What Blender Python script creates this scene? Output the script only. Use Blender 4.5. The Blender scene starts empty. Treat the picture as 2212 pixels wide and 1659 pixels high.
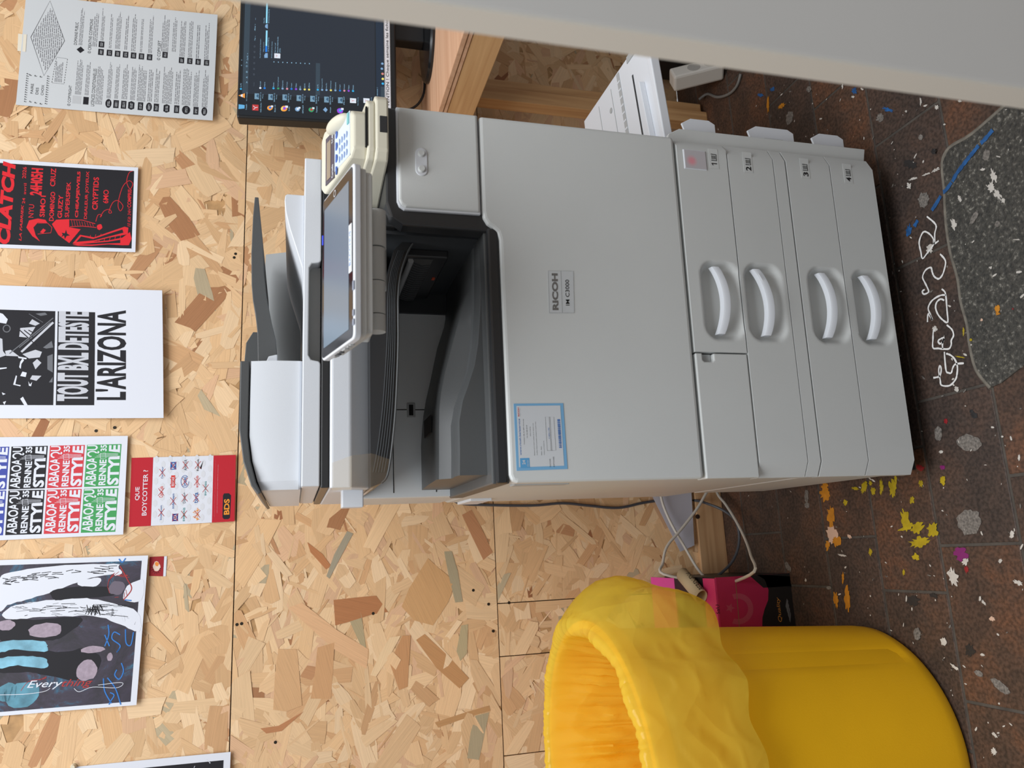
import bpy, bmesh, math, random
from math import sin, cos, pi, radians, exp, sqrt
from mathutils import Vector, Matrix
from mathutils.geometry import tessellate_polygon
random.seed(7)
COL = bpy.context.scene.collection
SC = bpy.context.scene

# ------------------------------------------------------------------ camera
FPX = 1675.43
CAM = Vector((-0.10372, -1.09736, 1.08326))
RGT = Vector((0.97527255, -0.22063497, 0.01279342))    # upright photo: right
DWN = Vector((-0.0471992, -0.26448725, -0.96323348))   # upright photo: down
FWD = Vector((0.21590668, 0.93881133, -0.26836094))
cd = bpy.data.cameras.new('camera'); co = bpy.data.objects.new('camera', cd); COL.objects.link(co)
m = Matrix.Identity(4)
for i, a in enumerate((DWN, RGT, -FWD)):
    for j in range(3): m[j][i] = a[j]
m.translation = CAM
co.matrix_world = m
cd.sensor_fit = 'HORIZONTAL'; cd.sensor_width = 36.0; cd.lens = 36.0 * FPX / 2212.0
cd.clip_start = 0.02; cd.clip_end = 60
cd.dof.use_dof = True; cd.dof.focus_distance = 1.5; cd.dof.aperture_fstop = 6.0
SC.camera = co

# ------------------------------------------------------------------ light
w = bpy.data.worlds.new('daylight'); SC.world = w; w.use_nodes = True
bg = w.node_tree.nodes['Background']
bg.inputs[0].default_value = (0.965, 0.98, 1.0, 1); bg.inputs[1].default_value = 0.46
def area(name, loc, target, sx, sy, power, col):
    l = bpy.data.lights.new(name, 'AREA'); l.shape = 'RECTANGLE'; l.size = sx; l.size_y = sy
    l.energy = power; l.color = col
    o = bpy.data.objects.new(name, l); COL.objects.link(o); o.location = loc
    o.rotation_euler = (Vector(target) - Vector(loc)).to_track_quat('-Z', 'Y').to_euler()
    return o
area('roof_window_light', (-0.05, -0.95, 3.2), (0.05, 0.25, 0.5), 2.6, 1.7, 88, (0.95, 0.975, 1.0))
vs = SC.view_settings
vs.view_transform = 'Standard'; vs.look = 'None'; vs.gamma = 1; vs.exposure = 0.0; vs.use_curve_mapping = False

# ------------------------------------------------------------------ helpers
ANG = -0.019044          # the copier stands turned by a degree
WY = 0.7551              # wall plane
def lin(c):
    c = c / 255.0
    return c / 12.92 if c <= 0.04045 else ((c + 0.055) / 1.055) ** 2.4
def rgb(r, g, b): return (lin(r), lin(g), lin(b), 1)

MATS = {}
def mat(name, col, rough=0.5, spec=0.5, metal=0.0, var=0.0, vscale=8.0, bump=0.0, bscale=300.0, emit=None, estr=1.0, coat=0.0):
    if name in MATS: return MATS[name]
    m = bpy.data.materials.new(name); m.use_nodes = True
    nt = m.node_tree; b = nt.nodes['Principled BSDF']
    b.inputs['Base Color'].default_value = col; b.inputs['Roughness'].default_value = rough
    b.inputs['Metallic'].default_value = metal; b.inputs['Specular IOR Level'].default_value = spec
    if coat: b.inputs['Coat Weight'].default_value = coat; b.inputs['Coat Roughness'].default_value = 0.04
    if var or bump: tc = nt.nodes.new('ShaderNodeTexCoord')
    if var:
        n = nt.nodes.new('ShaderNodeTexNoise'); n.inputs['Scale'].default_value = vscale; n.inputs['Detail'].default_value = 6
        nt.links.new(tc.outputs['Object'], n.inputs['Vector'])
        h = nt.nodes.new('ShaderNodeHueSaturation'); h.inputs['Color'].default_value = col
        mr = nt.nodes.new('ShaderNodeMapRange'); mr.inputs[1].default_value = 0.3; mr.inputs[2].default_value = 0.7
        mr.inputs[3].default_value = 1 - var; mr.inputs[4].default_value = 1 + var
        nt.links.new(n.outputs['Fac'], mr.inputs[0]); nt.links.new(mr.outputs[0], h.inputs['Value'])
        nt.links.new(h.outputs[0], b.inputs['Base Color'])
    if bump:
        n2 = nt.nodes.new('ShaderNodeTexNoise'); n2.inputs['Scale'].default_value = bscale; n2.inputs['Detail'].default_value = 3
        nt.links.new(tc.outputs['Object'], n2.inputs['Vector'])
        bp = nt.nodes.new('ShaderNodeBump'); bp.inputs['Strength'].default_value = bump; bp.inputs['Distance'].default_value = 0.002
        nt.links.new(n2.outputs['Fac'], bp.inputs['Height']); nt.links.new(bp.outputs[0], b.inputs['Normal'])
    if emit:
        b.inputs['Emission Color'].default_value = emit; b.inputs['Emission Strength'].default_value = estr
    MATS[name] = m
    return m

def wood(name, c1, c2, axis=0, scale=1.0):
    if name in MATS: return MATS[name]
    m = bpy.data.materials.new(name); m.use_nodes = True; nt = m.node_tree; b = nt.nodes['Principled BSDF']
    b.inputs['Roughness'].default_value = 0.6
    tc = nt.nodes.new('ShaderNodeTexCoord'); mp = nt.nodes.new('ShaderNodeMapping')
    s = [60 * scale] * 3; s[axis] = 2.5 * scale; mp.inputs['Scale'].default_value = s
    nt.links.new(tc.outputs['Object'], mp.inputs['Vector'])
    n = nt.nodes.new('ShaderNodeTexNoise'); n.inputs['Scale'].default_value = 1.0; n.inputs['Detail'].default_value = 8
    n.inputs['Distortion'].default_value = 0.6
    nt.links.new(mp.outputs[0], n.inputs['Vector'])
    cr = nt.nodes.new('ShaderNodeValToRGB'); cr.color_ramp.elements[0].color = c1; cr.color_ramp.elements[0].position = 0.3
    cr.color_ramp.elements[1].color = c2; cr.color_ramp.elements[1].position = 0.62
    nt.links.new(n.outputs['Fac'], cr.inputs[0]); nt.links.new(cr.outputs[0], b.inputs['Base Color'])
    MATS[name] = m
    return m

class MB:
    def __init__(s): s.v = []; s.f = []; s.n = 0
    def add(s, vs, fs):
        s.n += 1; o = len(s.v); s.v += [tuple(v) for v in vs]; s.f += [tuple(i + o for i in f) for f in fs]; return s
    def box(s, x0, x1, y0, y1, z0, z1):
        return s.add([(x0,y0,z0),(x1,y0,z0),(x1,y1,z0),(x0,y1,z0),(x0,y0,z1),(x1,y0,z1),(x1,y1,z1),(x0,y1,z1)],
                     [(0,3,2,1),(4,5,6,7),(0,1,5,4),(1,2,6,5),(2,3,7,6),(3,0,4,7)])
    def obox(s, c, ex, ey, ez):                       # oriented box from centre and three half axes
        c, ex, ey, ez = map(Vector, (c, ex, ey, ez)); vs = []
        for k in (-1, 1):
            for a, b in ((-1,-1),(1,-1),(1,1),(-1,1)): vs.append(c + ex*a + ey*b + ez*k)
        return s.add(vs, [(0,3,2,1),(4,5,6,7),(0,1,5,4),(1,2,6,5),(2,3,7,6),(3,0,4,7)])
    def prism(s, poly, axis, a0, a1):                 # poly in the two other axes (in x,y,z order)
        n = len(poly)
        def pt(p, a): q = list(p); q.insert(axis, a); return q
        vs = [pt(p, a0) for p in poly] + [pt(p, a1) for p in poly]
        return s.add(vs, [tuple(range(n))[::-1], tuple(range(n, 2*n))] + [(i, (i+1) % n, n + (i+1) % n, n + i) for i in range(n)])
    def loft(s, rings, cap=True, closed=True):
        n = len(rings[0]); vs = [p for r in rings for p in r]; fs = []
        for k in range(len(rings) - 1):
            for i in range(n if closed else n - 1):
                j = (i + 1) % n; fs.append((k*n+i, k*n+j, (k+1)*n+j, (k+1)*n+i))
        if cap and closed: fs += [tuple(range(n))[::-1], tuple(range((len(rings)-1)*n, len(rings)*n))]
        return s.add(vs, fs)
    def tube(s, path, r, n=8, sub=5):
        P = [Vector(p) for p in path]
        if sub > 1 and len(P) > 2:                    # Catmull-Rom
            Q = []
            for i in range(len(P) - 1):
                a, b, c, d = P[max(i-1,0)], P[i], P[i+1], P[min(i+2,len(P)-1)]
                for k in range(sub):
                    t = k / sub
                    Q.append(0.5*((2*b)+(c-a)*t+(2*a-5*b+4*c-d)*t*t+(3*b-a-3*c+d)*t**3))
            Q.append(P[-1]); P = Q
        rings = []; up = Vector((0.13, 0.31, 1)).normalized()
        for i, p in enumerate(P):
            t = (P[min(i+1,len(P)-1)] - P[max(i-1,0)]).normalized()
            a = t.cross(up)
            if a.length < 1e-3: a = t.cross(Vector((1, 0, 0)))
            a.normalize(); b = t.cross(a).normalized(); up = -b if False else up
            rings.append([p + (a*cos(2*pi*k/n) + b*sin(2*pi*k/n))*r for k in range(n)])
        return s.loft(rings)
    def cyl(s, p0, p1, r, n=20, r1=None):
        p0, p1 = Vector(p0), Vector(p1); t = (p1-p0).normalized()
        a = t.cross(Vector((0, 0, 1)));  a = a if a.length > 1e-3 else t.cross(Vector((1, 0, 0)))
        a.normalize(); b = t.cross(a); r1 = r if r1 is None else r1
        return s.loft([[p0 + (a*cos(2*pi*k/n)+b*sin(2*pi*k/n))*r for k in range(n)], [p1 + (a*cos(2*pi*k/n)+b*sin(2*pi*k/n))*r1 for k in range(n)]])
    def build(s, name, m, parent=None, smooth=False, bevel=0, seg=2, kind=None, origin=None, label=None, solid=0):
        me = bpy.data.meshes.new(name)
        vs = s.v
        if origin is not None: vs = [(v[0]-origin[0], v[1]-origin[1], v[2]-origin[2]) for v in vs]
        me.from_pydata(vs, [], s.f)
        bm = bmesh.new(); bm.from_mesh(me); bmesh.ops.recalc_face_normals(bm, faces=bm.faces); bm.to_mesh(me); bm.free()
        if smooth:
            for p in me.polygons: p.use_smooth = True
            me.set_sharp_from_angle(angle=radians(smooth if smooth is not True else 40))
        me.materials.append(m)
        o = bpy.data.objects.new(name, me); COL.objects.link(o)
        if parent: o.parent = parent
        if origin is not None: o.location = origin
        if bevel:
            b = o.modifiers.new('bevel', 'BEVEL'); b.width = bevel; b.segments = seg; b.limit_method = 'ANGLE'; b.angle_limit = radians(35)
            b.use_clamp_overlap = True
        if solid:
            b = o.modifiers.new('solid', 'SOLIDIFY'); b.thickness = solid; b.offset = 0
        if kind: o['kind'] = kind
        if label: o['label'] = label
        return o

def tag(o, label, cat, group=None):
    o['label'] = label; o['category'] = cat
    if group: o['group'] = group
    return o
def empty(name, loc, rz=0):
    o = bpy.data.objects.new(name, None); COL.objects.link(o); o.location = loc; o.rotation_euler = (0, 0, rz); o.empty_display_size = 0.1
    return o

# pixel of the photograph -> point on a plane of the place
def ray(px, py):
    return (RGT * ((1659 - py - 829.5) / FPX) + DWN * ((px - 1106) / FPX) + FWD)
def hit(px, py, P0, n):
    d = ray(px, py); n = Vector(n); t = n.dot(Vector(P0) - CAM) / n.dot(d)
    return CAM + d * t
def onwall(px, py): return hit(px, py, (0, WY, 0), (0, 1, 0))
def onfloor(px, py, z=0.0): return hit(px, py, (0, 0, z), (0, 0, 1))
RZ = Matrix.Rotation(ANG, 3, 'Z'); RZi = RZ.inverted()

FONT = {}
def glyphs(sx, off, shear):
    k = (sx, off, shear)
    if k in FONT: return FONT[k]
    cu = bpy.data.curves.new('t', 'FONT'); cu.body = sx; cu.size = 1; cu.offset = off; cu.shear = shear; cu.resolution_u = 3
    ob = bpy.data.objects.new('t', cu)
    me = bpy.data.meshes.new_from_object(ob)
    vs = [(v.co.x, v.co.y) for v in me.vertices]; fs = [tuple(p.vertices) for p in me.polygons]
    xs = [v[0] for v in vs]; ys = [v[1] for v in vs]
    x0, x1, y0, y1 = min(xs), max(xs), min(ys), max(ys)
    vs = [((x-x0)/(x1-x0), (y-y0)/max(1e-6, y1-y0)) for x, y in vs]
    bpy.data.objects.remove(ob); bpy.data.curves.remove(cu); bpy.data.meshes.remove(me)
    ar = sum(abs((vs[f[1]][0]-vs[f[0]][0])*(vs[f[2]][1]-vs[f[0]][1])-(vs[f[2]][0]-vs[f[0]][0])*(vs[f[1]][1]-vs[f[0]][1]))/2 for f in fs)
    if ar < 0.05 and off: vs, fs = glyphs(sx, 0.0, shear)      # outline that would not fill when thickened
    if sx == '1': vs, fs = [(0.62, 0), (0.98, 0), (0.98, 1), (0.66, 1), (0.05, 0.82), (0.05, 0.66), (0.62, 0.80)], [(0, 1, 2, 3, 6), (3, 4, 5, 6)]
    FONT[k] = (vs, fs)
    return FONT[k]

class Sheet:
    """A flat or slightly curling printed thing: corners TL, TR, BR, BL in 3D and print laid on it in (u, v)."""
    def __init__(s, corners, n, lift=None, zoom=None, plane=None, parent=None, conv=None):
        s.c = [Vector(c) for c in corners]; s.n = Vector(n).normalized(); s.lift = lift or (lambda u, v: 0.0)
        s.zoom = zoom; s.mb = {}; s.parent = parent; s.conv = conv; s.root = None
        s.P0 = s.c[0]; e1 = s.c[1]-s.c[0]; e2 = s.c[3]-s.c[0]; s.pn = e1.cross(e2).normalized()
        s.W = e1.length; s.H = e2.length
    def at(s, u, v, off=0.0):
        a = s.c[0].lerp(s.c[1], u); b = s.c[3].lerp(s.c[2], u)
        p = a.lerp(b, v) + s.n * (s.lift(u, v) + off)
        return p
    def uv(s, zx, zy):                                # zoomed photo pixel -> (u, v)
        x0, y0, sc = s.zoom; q = hit(x0 + zx/sc, y0 + zy/sc, s.P0, s.pn)
        u = v = 0.5
        for _ in range(12):
            a = s.c[0].lerp(s.c[1], u).lerp(s.c[3].lerp(s.c[2], u), v)
            du = (s.c[1]-s.c[0]).lerp(s.c[2]-s.c[3], v); dv = (s.c[3]-s.c[0]).lerp(s.c[2]-s.c[1], u)
            r = q - a; A, B, Cc = du.dot(du), du.dot(dv), dv.dot(dv); d = A*Cc - B*B
            x, y = r.dot(du), r.dot(dv); u += (Cc*x - B*y)/d; v += (A*y - B*x)/d
        return u, v
    def _m(s, key): return s.mb.setdefault(key, MB())
    def rect(s, a, b, key, layer=1, n=6):
        u0, u1 = sorted((a[0], b[0])); v0, v1 = sorted((a[1], b[1]))
        vs = [s.at(u0+(u1-u0)*i/n, v0+(v1-v0)*j/n, (0.0003 + 0.00012*layer)) for j in range(n+1) for i in range(n+1)]
        fs = [(j*(n+1)+i, j*(n+1)+i+1, (j+1)*(n+1)+i+1, (j+1)*(n+1)+i) for j in range(n) for i in range(n)]
        s._m(key).add(vs, fs)
    def zrect(s, za, zb, key, layer=1, n=3): s.rect(s.uv(*za), s.uv(*zb), key, layer, n)
    def poly(s, pts, key, layer=1):
        vs = [s.at(u, v, (0.0003 + 0.00012*layer)) for u, v in pts]
        fs = tessellate_polygon([[Vector((u, v, 0)) for u, v in pts]])
        s._m(key).add(vs, [tuple(f) for f in fs])
    def zpoly(s, pts, key, layer=1): s.poly([s.uv(*p) for p in pts], key, layer)
    def blob(s, c, ru, rv, key, layer=1, n=14, j=0.15, rot=0.0):
        pts = []
        for k in range(n):
            a = 2*pi*k/n; r = 1 + random.uniform(-j, j); x, y = cos(a)*ru*r, sin(a)*rv*r
            pts.append((c[0] + (x*cos(rot)-y*sin(rot)), c[1] + (x*sin(rot)+y*cos(rot))))
        s.poly(pts, key, layer)
    def text(s, t, a, b, key, layer=2, bold=0.0, shear=0.0):
        vs, fs = glyphs(t, bold, shear)
        (u0, v0), (u1, v1) = a, b
        s._m(key).add([s.at(u0+(u1-u0)*x, v1+(v0-v1)*y, (0.0003 + 0.00012*layer)) for x, y in vs], fs)
    def ztext(s, t, za, zb, key, layer=2, bold=0.0, shear=0.0):   # za: start/top, zb: end/bottom
        s.text(t, s.uv(*za), s.uv(*zb), key, layer, bold, shear)
    def line(s, pts, w, key, layer=3):
        pts = [Vector((u*s.W, v*s.H)) for u, v in pts]; L = []; R = []
        for i, p in enumerate(pts):
            t = (pts[min(i+1,len(pts)-1)] - pts[max(i-1,0)])
            t = t.normalized() if t.length > 0 else Vector((1, 0)); nn = Vector((-t.y, t.x))*w/2
            L.append(p+nn); R.append(p-nn)
        vs = [s.at(q.x/s.W, q.y/s.H, (0.0003 + 0.00012*layer)) for q in L+R]; k = len(pts)
        s._m(key).add(vs, [(i, i+1, k+i+1, k+i) for i in range(k-1)])
    def zline(s, pts, w, key, layer=3): s.line([s.uv(*p) for p in pts], w, key, layer)
    def smooth(s, pts, sub=6):
        P = [Vector(p) for p in pts]; Q = []
        for i in range(len(P)-1):
            a, b, c, d = P[max(i-1,0)], P[i], P[i+1], P[min(i+2,len(P)-1)]
            for k in range(sub):
                t = k/sub; Q.append(tuple(0.5*((2*b)+(c-a)*t+(2*a-5*b+4*c-d)*t*t+(3*b-a-3*c+d)*t**3)))
        Q.append(tuple(P[-1])); return Q
    def fine(s, u0, u1, v0, v1, rows, key, ragged=0.2, h=0.4, layer=1):    # lines of print too small to read
        for r in range(rows):
            v = v0 + (v1-v0)*(r+0.3)/rows; hh = (v1-v0)/rows*h; u = u0; end = u1 - (u1-u0)*random.uniform(0, ragged)
            while u < end:
                L = random.uniform(0.012, 0.05); e = min(u+L, end); s.rect((u, v), (e, v+hh), key, layer, 1); u = e + 0.006
    def finish(s, name, m, mats, label=None, cat=None, group=None, n=10, thick=0.0005, parent=None, kind=None):
        mb = MB()
        vs = [s.at(i/n, j/n) for j in range(n+1) for i in range(n+1)]
        mb.add(vs, [(j*(n+1)+i, j*(n+1)+i+1, (j+1)*(n+1)+i+1, (j+1)*(n+1)+i) for j in range(n) for i in range(n)])
        if s.conv:
            mb.v = [tuple(s.conv(Vector(v))) for v in mb.v]; org = None
        else: org = s.at(0.5, 1.0)
        o = mb.build(name, m, parent=parent, smooth=False, origin=org, solid=thick)
        for k, b in s.mb.items():
            if s.conv: b.v = [tuple(s.conv(Vector(v))) for v in b.v]
            nm, mm = mats[k]
            vsx = b.v if s.conv else [tuple(Vector(v) - org) for v in b.v]
            b.v = vsx
            c = b.build(nm, mm, parent=o)
            if b.n > 1: c['kind'] = 'stuff'
        if label: tag(o, label, cat, group)
        s.root = o
        return o

# ------------------------------------------------------------------ the wall: chipboard panels with their flakes
osb = bpy.data.materials.new('chipboard_flakes'); osb.use_nodes = True
nt = osb.node_tree; b = nt.nodes['Principled BSDF']; b.inputs['Roughness'].default_value = 0.62; b.inputs['Specular IOR Level'].default_value = 0.3
at = nt.nodes.new('ShaderNodeAttribute'); at.attribute_name = 'tone'
uvn = nt.nodes.new('ShaderNodeUVMap'); uvn.uv_map = 'grain'
mp = nt.nodes.new('ShaderNodeMapping'); mp.inputs['Scale'].default_value = (10, 420, 1)
nz = nt.nodes.new('ShaderNodeTexNoise'); nz.inputs['Scale'].default_value = 1; nz.inputs['Detail'].default_value = 5; nz.inputs['Distortion'].default_value = 0.5
mr = nt.nodes.new('ShaderNodeMapRange'); mr.inputs[1].default_value = 0.3; mr.inputs[2].default_value = 0.7; mr.inputs[3].default_value = 0.90; mr.inputs[4].default_value = 1.06
hs = nt.nodes.new('ShaderNodeHueSaturation')
nt.links.new(uvn.outputs[0], mp.inputs['Vector']); nt.links.new(mp.outputs[0], nz.inputs['Vector']); nt.links.new(nz.outputs['Fac'], mr.inputs[0])
nt.links.new(mr.outputs[0], hs.inputs['Value']); nt.links.new(at.outputs['Color'], hs.inputs['Color']); nt.links.new(hs.outputs[0], b.inputs['Base Color'])
bp = nt.nodes.new('ShaderNodeBump'); bp.inputs['Strength'].default_value = 0.25; bp.inputs['Distance'].default_value = 0.001
nt.links.new(nz.outputs['Fac'], bp.inputs['Height']); nt.links.new(bp.outputs[0], b.inputs['Normal'])
core = mat('chipboard_core', rgb(190, 148, 100), 0.7, var=0.25, vscale=40)
gapm = mat('panel_gap', rgb(40, 28, 18), 0.9)

def clip(poly, x0, x1, z0, z1):
    for ax, lim, sg in ((0, x0, 1), (0, x1, -1), (1, z0, 1), (1, z1, -1)):
        out = []
        for i in range(len(poly)):
            p, q = poly[i-1], poly[i]; a, b = (p[ax]-lim)*sg, (q[ax]-lim)*sg
            if (a < 0) != (b < 0):
                t = a/(a-b); out.append(tuple(p[k]+(q[k]-p[k])*t for k in range(len(p))))
            if b >= 0: out.append(q)
        poly = out
        if len(poly) < 3: return []
    return poly
TONES = [((230, 191, 146), 30), ((234, 198, 154), 26), ((226, 186, 140), 24), ((219, 177, 131), 16), ((238, 205, 164), 14),
         ((211, 166, 121), 8), ((194, 144, 103), 1.8), ((190, 172, 140), 1.6), ((223, 181, 143), 12), ((164, 110, 74), 0.25)]
TW = [t[1] for t in TONES]
def flakes(x0, x1, z0, z1, parent, dens=1.0):
    vs = []; fs = []; cols = []; uvs = []
    area_ = (x1-x0)*(z1-z0); n = int(area_*2100*dens)
    for i in range(n):
        k = i/n
        big = random.random() < (0.22 if k > 0.35 else 0.6)
        thin = random.random() < 0.30
        L = random.uniform(0.07, 0.17)*(1.05 if big else 0.78); Wd = random.uniform(0.028, 0.060) if big else (random.uniform(0.003, 0.010) if thin else random.uniform(0.013, 0.036))
        if thin and not big: L *= 0.75
        a = random.gauss(0, 0.65) if random.random() < 0.72 else random.uniform(0, pi)
        cx, cz = random.uniform(x0-0.03, x1+0.03), random.uniform(z0-0.03, z1+0.03)
        ca, sa = cos(a), sin(a)
        h = L/2; w_ = Wd/2; j = lambda q: random.uniform(-q, q)
        # a chip: ragged ends, nearly straight long sides
        pts = [(-h+j(.006), -w_+j(.1*Wd)), (-h*.2, -w_+j(.08*Wd)), (h+j(.008), -w_*random.uniform(.3, 1)), (h+j(.008), j(w_*.5)), (h*random.uniform(.6, 1), w_*random.uniform(.6, 1)),
               (-h*.1, w_+j(.08*Wd)), (-h+j(.008), w_*random.uniform(.4, 1)), (-h+j(.006), j(w_*.4))]
        base = -0.0004 - 0.0016*k
        tx, tz = random.gauss(0, 0.016), random.gauss(0, 0.016)
        ou, ov = random.uniform(0, 50), random.uniform(0, 50)
        P = [(cx+u*ca-v*sa, cz+u*sa+v*ca, u+ou, v+ov, (u*tx + v*tz)*0.5) for u, v in pts]
        P = clip(P, x0, x1, z0, z1)
        if not P: continue
        t = random.choices(TONES, TW)[0][0]; f = random.uniform(0.96, 1.03)
        if thin and random.random() < 0.035: t = (172, 122, 84)
        c = rgb(min(255, t[0]*f), min(255, t[1]*f), min(255, t[2]*f))
        o = len(vs)
        for p in P:
            vs.append((p[0], base+p[4], p[1]))
        fs.append(tuple(range(o, o+len(P)))); cols += [c]*len(P); uvs += [(p[2], p[3]) for p in P]
    me = bpy.data.meshes.new('flakes'); me.from_pydata(vs, [], fs)
    ca_ = me.color_attributes.new('tone', 'FLOAT_COLOR', 'POINT'); ca_.data.foreach_set('color', [x for c in cols for x in c])
    ul = me.uv_layers.new(name='grain'); idx = [0]*len(me.loops); me.loops.foreach_get('vertex_index', idx)
    ul.data.foreach_set('uv', [x for i in idx for x in uvs[i]])
    me.materials.append(osb)
    o = bpy.data.objects.new('flakes', me); COL.objects.link(o); o.parent = parent; o['kind'] = 'stuff'
    return o

wall = empty('wall_back', (0.4, WY, 0)); wall['kind'] = 'structure'; wall['label'] = 'chipboard wall of pale wood flakes behind the copier'
MB().box(-2.4, 2.4, 0.018, 0.03, 0, 2.7).build('backing', gapm, wall)
S1, S2 = 1.2077, 0.6165
cuts = [-0.213, -0.333, -0.548]
G = 0.0011
panels = [(-2.0, 2.8, S1, 2.5, 1), (-2.0, 2.8, S2, S1, 1), (-0.213, 2.8, 0.0, S2, 1), (-0.333, -0.213, 0.0, S2, 1), (-0.548, -0.333, 0.0, S2, 1), (-2.0, -0.548, 0.0, S2, 1)]
for (x0, x1, z0, z1, d) in panels:
    p = MB().box(x0+G-0.4, x1-G-0.4, 0.0, 0.018, z0+G, z1-G).build('panel', core, wall)
    fx0, fx1, fz1 = max(x0, -1.35), min(x1, 2.15), min(z1, 2.1)
    f = flakes(fx0+G-0.4, fx1-G-0.4, z0+G, fz1-G, p)
HERO = [([(655,670),(790,655),(905,645),(940,690),(975,740),(880,755),(740,800),(665,820)], (180,122,80)), ([(1210,425),(1270,480),(1320,520),(1365,565),(1345,640),(1330,680),(1240,820),(1130,790),(1055,710),(1100,600)], (208,162,112)),
        ([(735,265),(770,280),(690,430),(630,545),(613,530),(660,400)], (164,154,132)), ([(1305,385),(1350,383),(1385,500),(1415,680),(1370,685),(1330,520)], (172,158,128)), ([(720,720),(805,690),(825,800),(845,950),(818,945),(770,840)], (180,162,126)), ([(1405,820),(1445,812),(1440,980),(1400,1030),(1378,970)], (186,168,130)), ([(1490,1350),(1570,1330),(1510,1610),(1440,1600),(1460,1450)], (178,162,130)),
        ([(1410,170),(1465,140),(1530,260),(1590,390),(1535,435),(1470,300)], (192,138,98)), ([(1140,905),(1190,870),(1330,1000),(1450,1130),(1395,1190),(1260,1070)], (196,146,98)), ([(330,960),(440,960),(455,1120),(470,1290),(380,1325),(300,1315),(310,1120)], (216,172,126)), ([(560,950),(660,920),(650,1100),(640,1250),(520,1250),(545,1100)], (210,162,116)), ([(985,890),(1050,880),(980,1010),(905,1120),(870,1112),(930,980)], (239,206,162)), ([(1250,1390),(1400,1340),(1570,1290),(1577,1320),(1400,1375),(1270,1420)], (194,148,100)), ([(390,715),(470,685),(680,850),(860,960),(850,1075),(660,960),(480,800)], (228,182,138)), ([(1060,880),(1108,878),(1090,1180),(1040,1200),(985,1040)], (202,150,104)), ([(225,1425),(330,1410),(480,1325),(350,1440),(260,1455)], (190,132,90)), ([(500,330),(590,400),(640,470),(610,490),(520,390)], (188,126,82))]
for pts, tn in HERO:                                    # the few chips one can pick out
    P = [onwall(480+x/2.724, 1050+y/2.724) for x, y in pts]; c = sum(P, Vector())/len(P); ax = (P[len(P)//2]-P[0]); a = math.atan2(ax.z, ax.x)
    me = bpy.data.meshes.new('large_flake'); me.from_pydata([(p.x-0.4, -0.00225-0.00012*random.random(), p.z) for p in P], [], [tuple(range(len(P)))])
    ca_ = me.color_attributes.new('tone', 'FLOAT_COLOR', 'POINT'); ca_.data.foreach_set('color', [x for _ in P for x in rgb(*tn)])
    ul = me.uv_layers.new(name='grain'); ul.data.foreach_set('uv', [x for p in P for x in ((p.x-c.x)*cos(a)+(p.z-c.z)*sin(a), -(p.x-c.x)*sin(a)+(p.z-c.z)*cos(a))])
    me.materials.append(osb); o = bpy.data.objects.new('large_flake', me); COL.objects.link(o); o.parent = wall
scr = mat('screw_head', rgb(52, 46, 38), 0.45, metal=0.6)
for px, py in [(512, 1349), (522, 1347), (1055, 1305), (1099, 1302), (806, 1325), (1022, 1275), (509, 549), (506, 557), (496, 1112), (208, 931), (248, 924), (1015, 1546), (595, 1603), (1065, 1363)]:
    q = onwall(px, py); MB().cyl((q.x-0.4, 0.001, q.z), (q.x-0.4, -0.0024, q.z), 0.0034, 12).build('screw', scr, wall)
# skirting batten along the foot of the wall
pine = wood('pine', rgb(186, 140, 98), rgb(212, 170, 126), 0)
sk = MB().box(-0.62, 0.55, WY-0.014, WY-0.002, 0.0, 0.077).build('baseboard_back', pine, bevel=0.0015); sk['kind'] = 'structure'; sk['label'] = 'knotty pine batten along the foot of the wall'
kn = mat('knot', rgb(50, 28, 16), 0.7)
q = hit(1507, 1116, (0, WY-0.0145, 0), (0, 1, 0)); MB().cyl((q.x, WY-0.0138, q.z), (q.x, WY-0.0148, q.z), 0.006, 14).build('knot', kn, sk)

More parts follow.
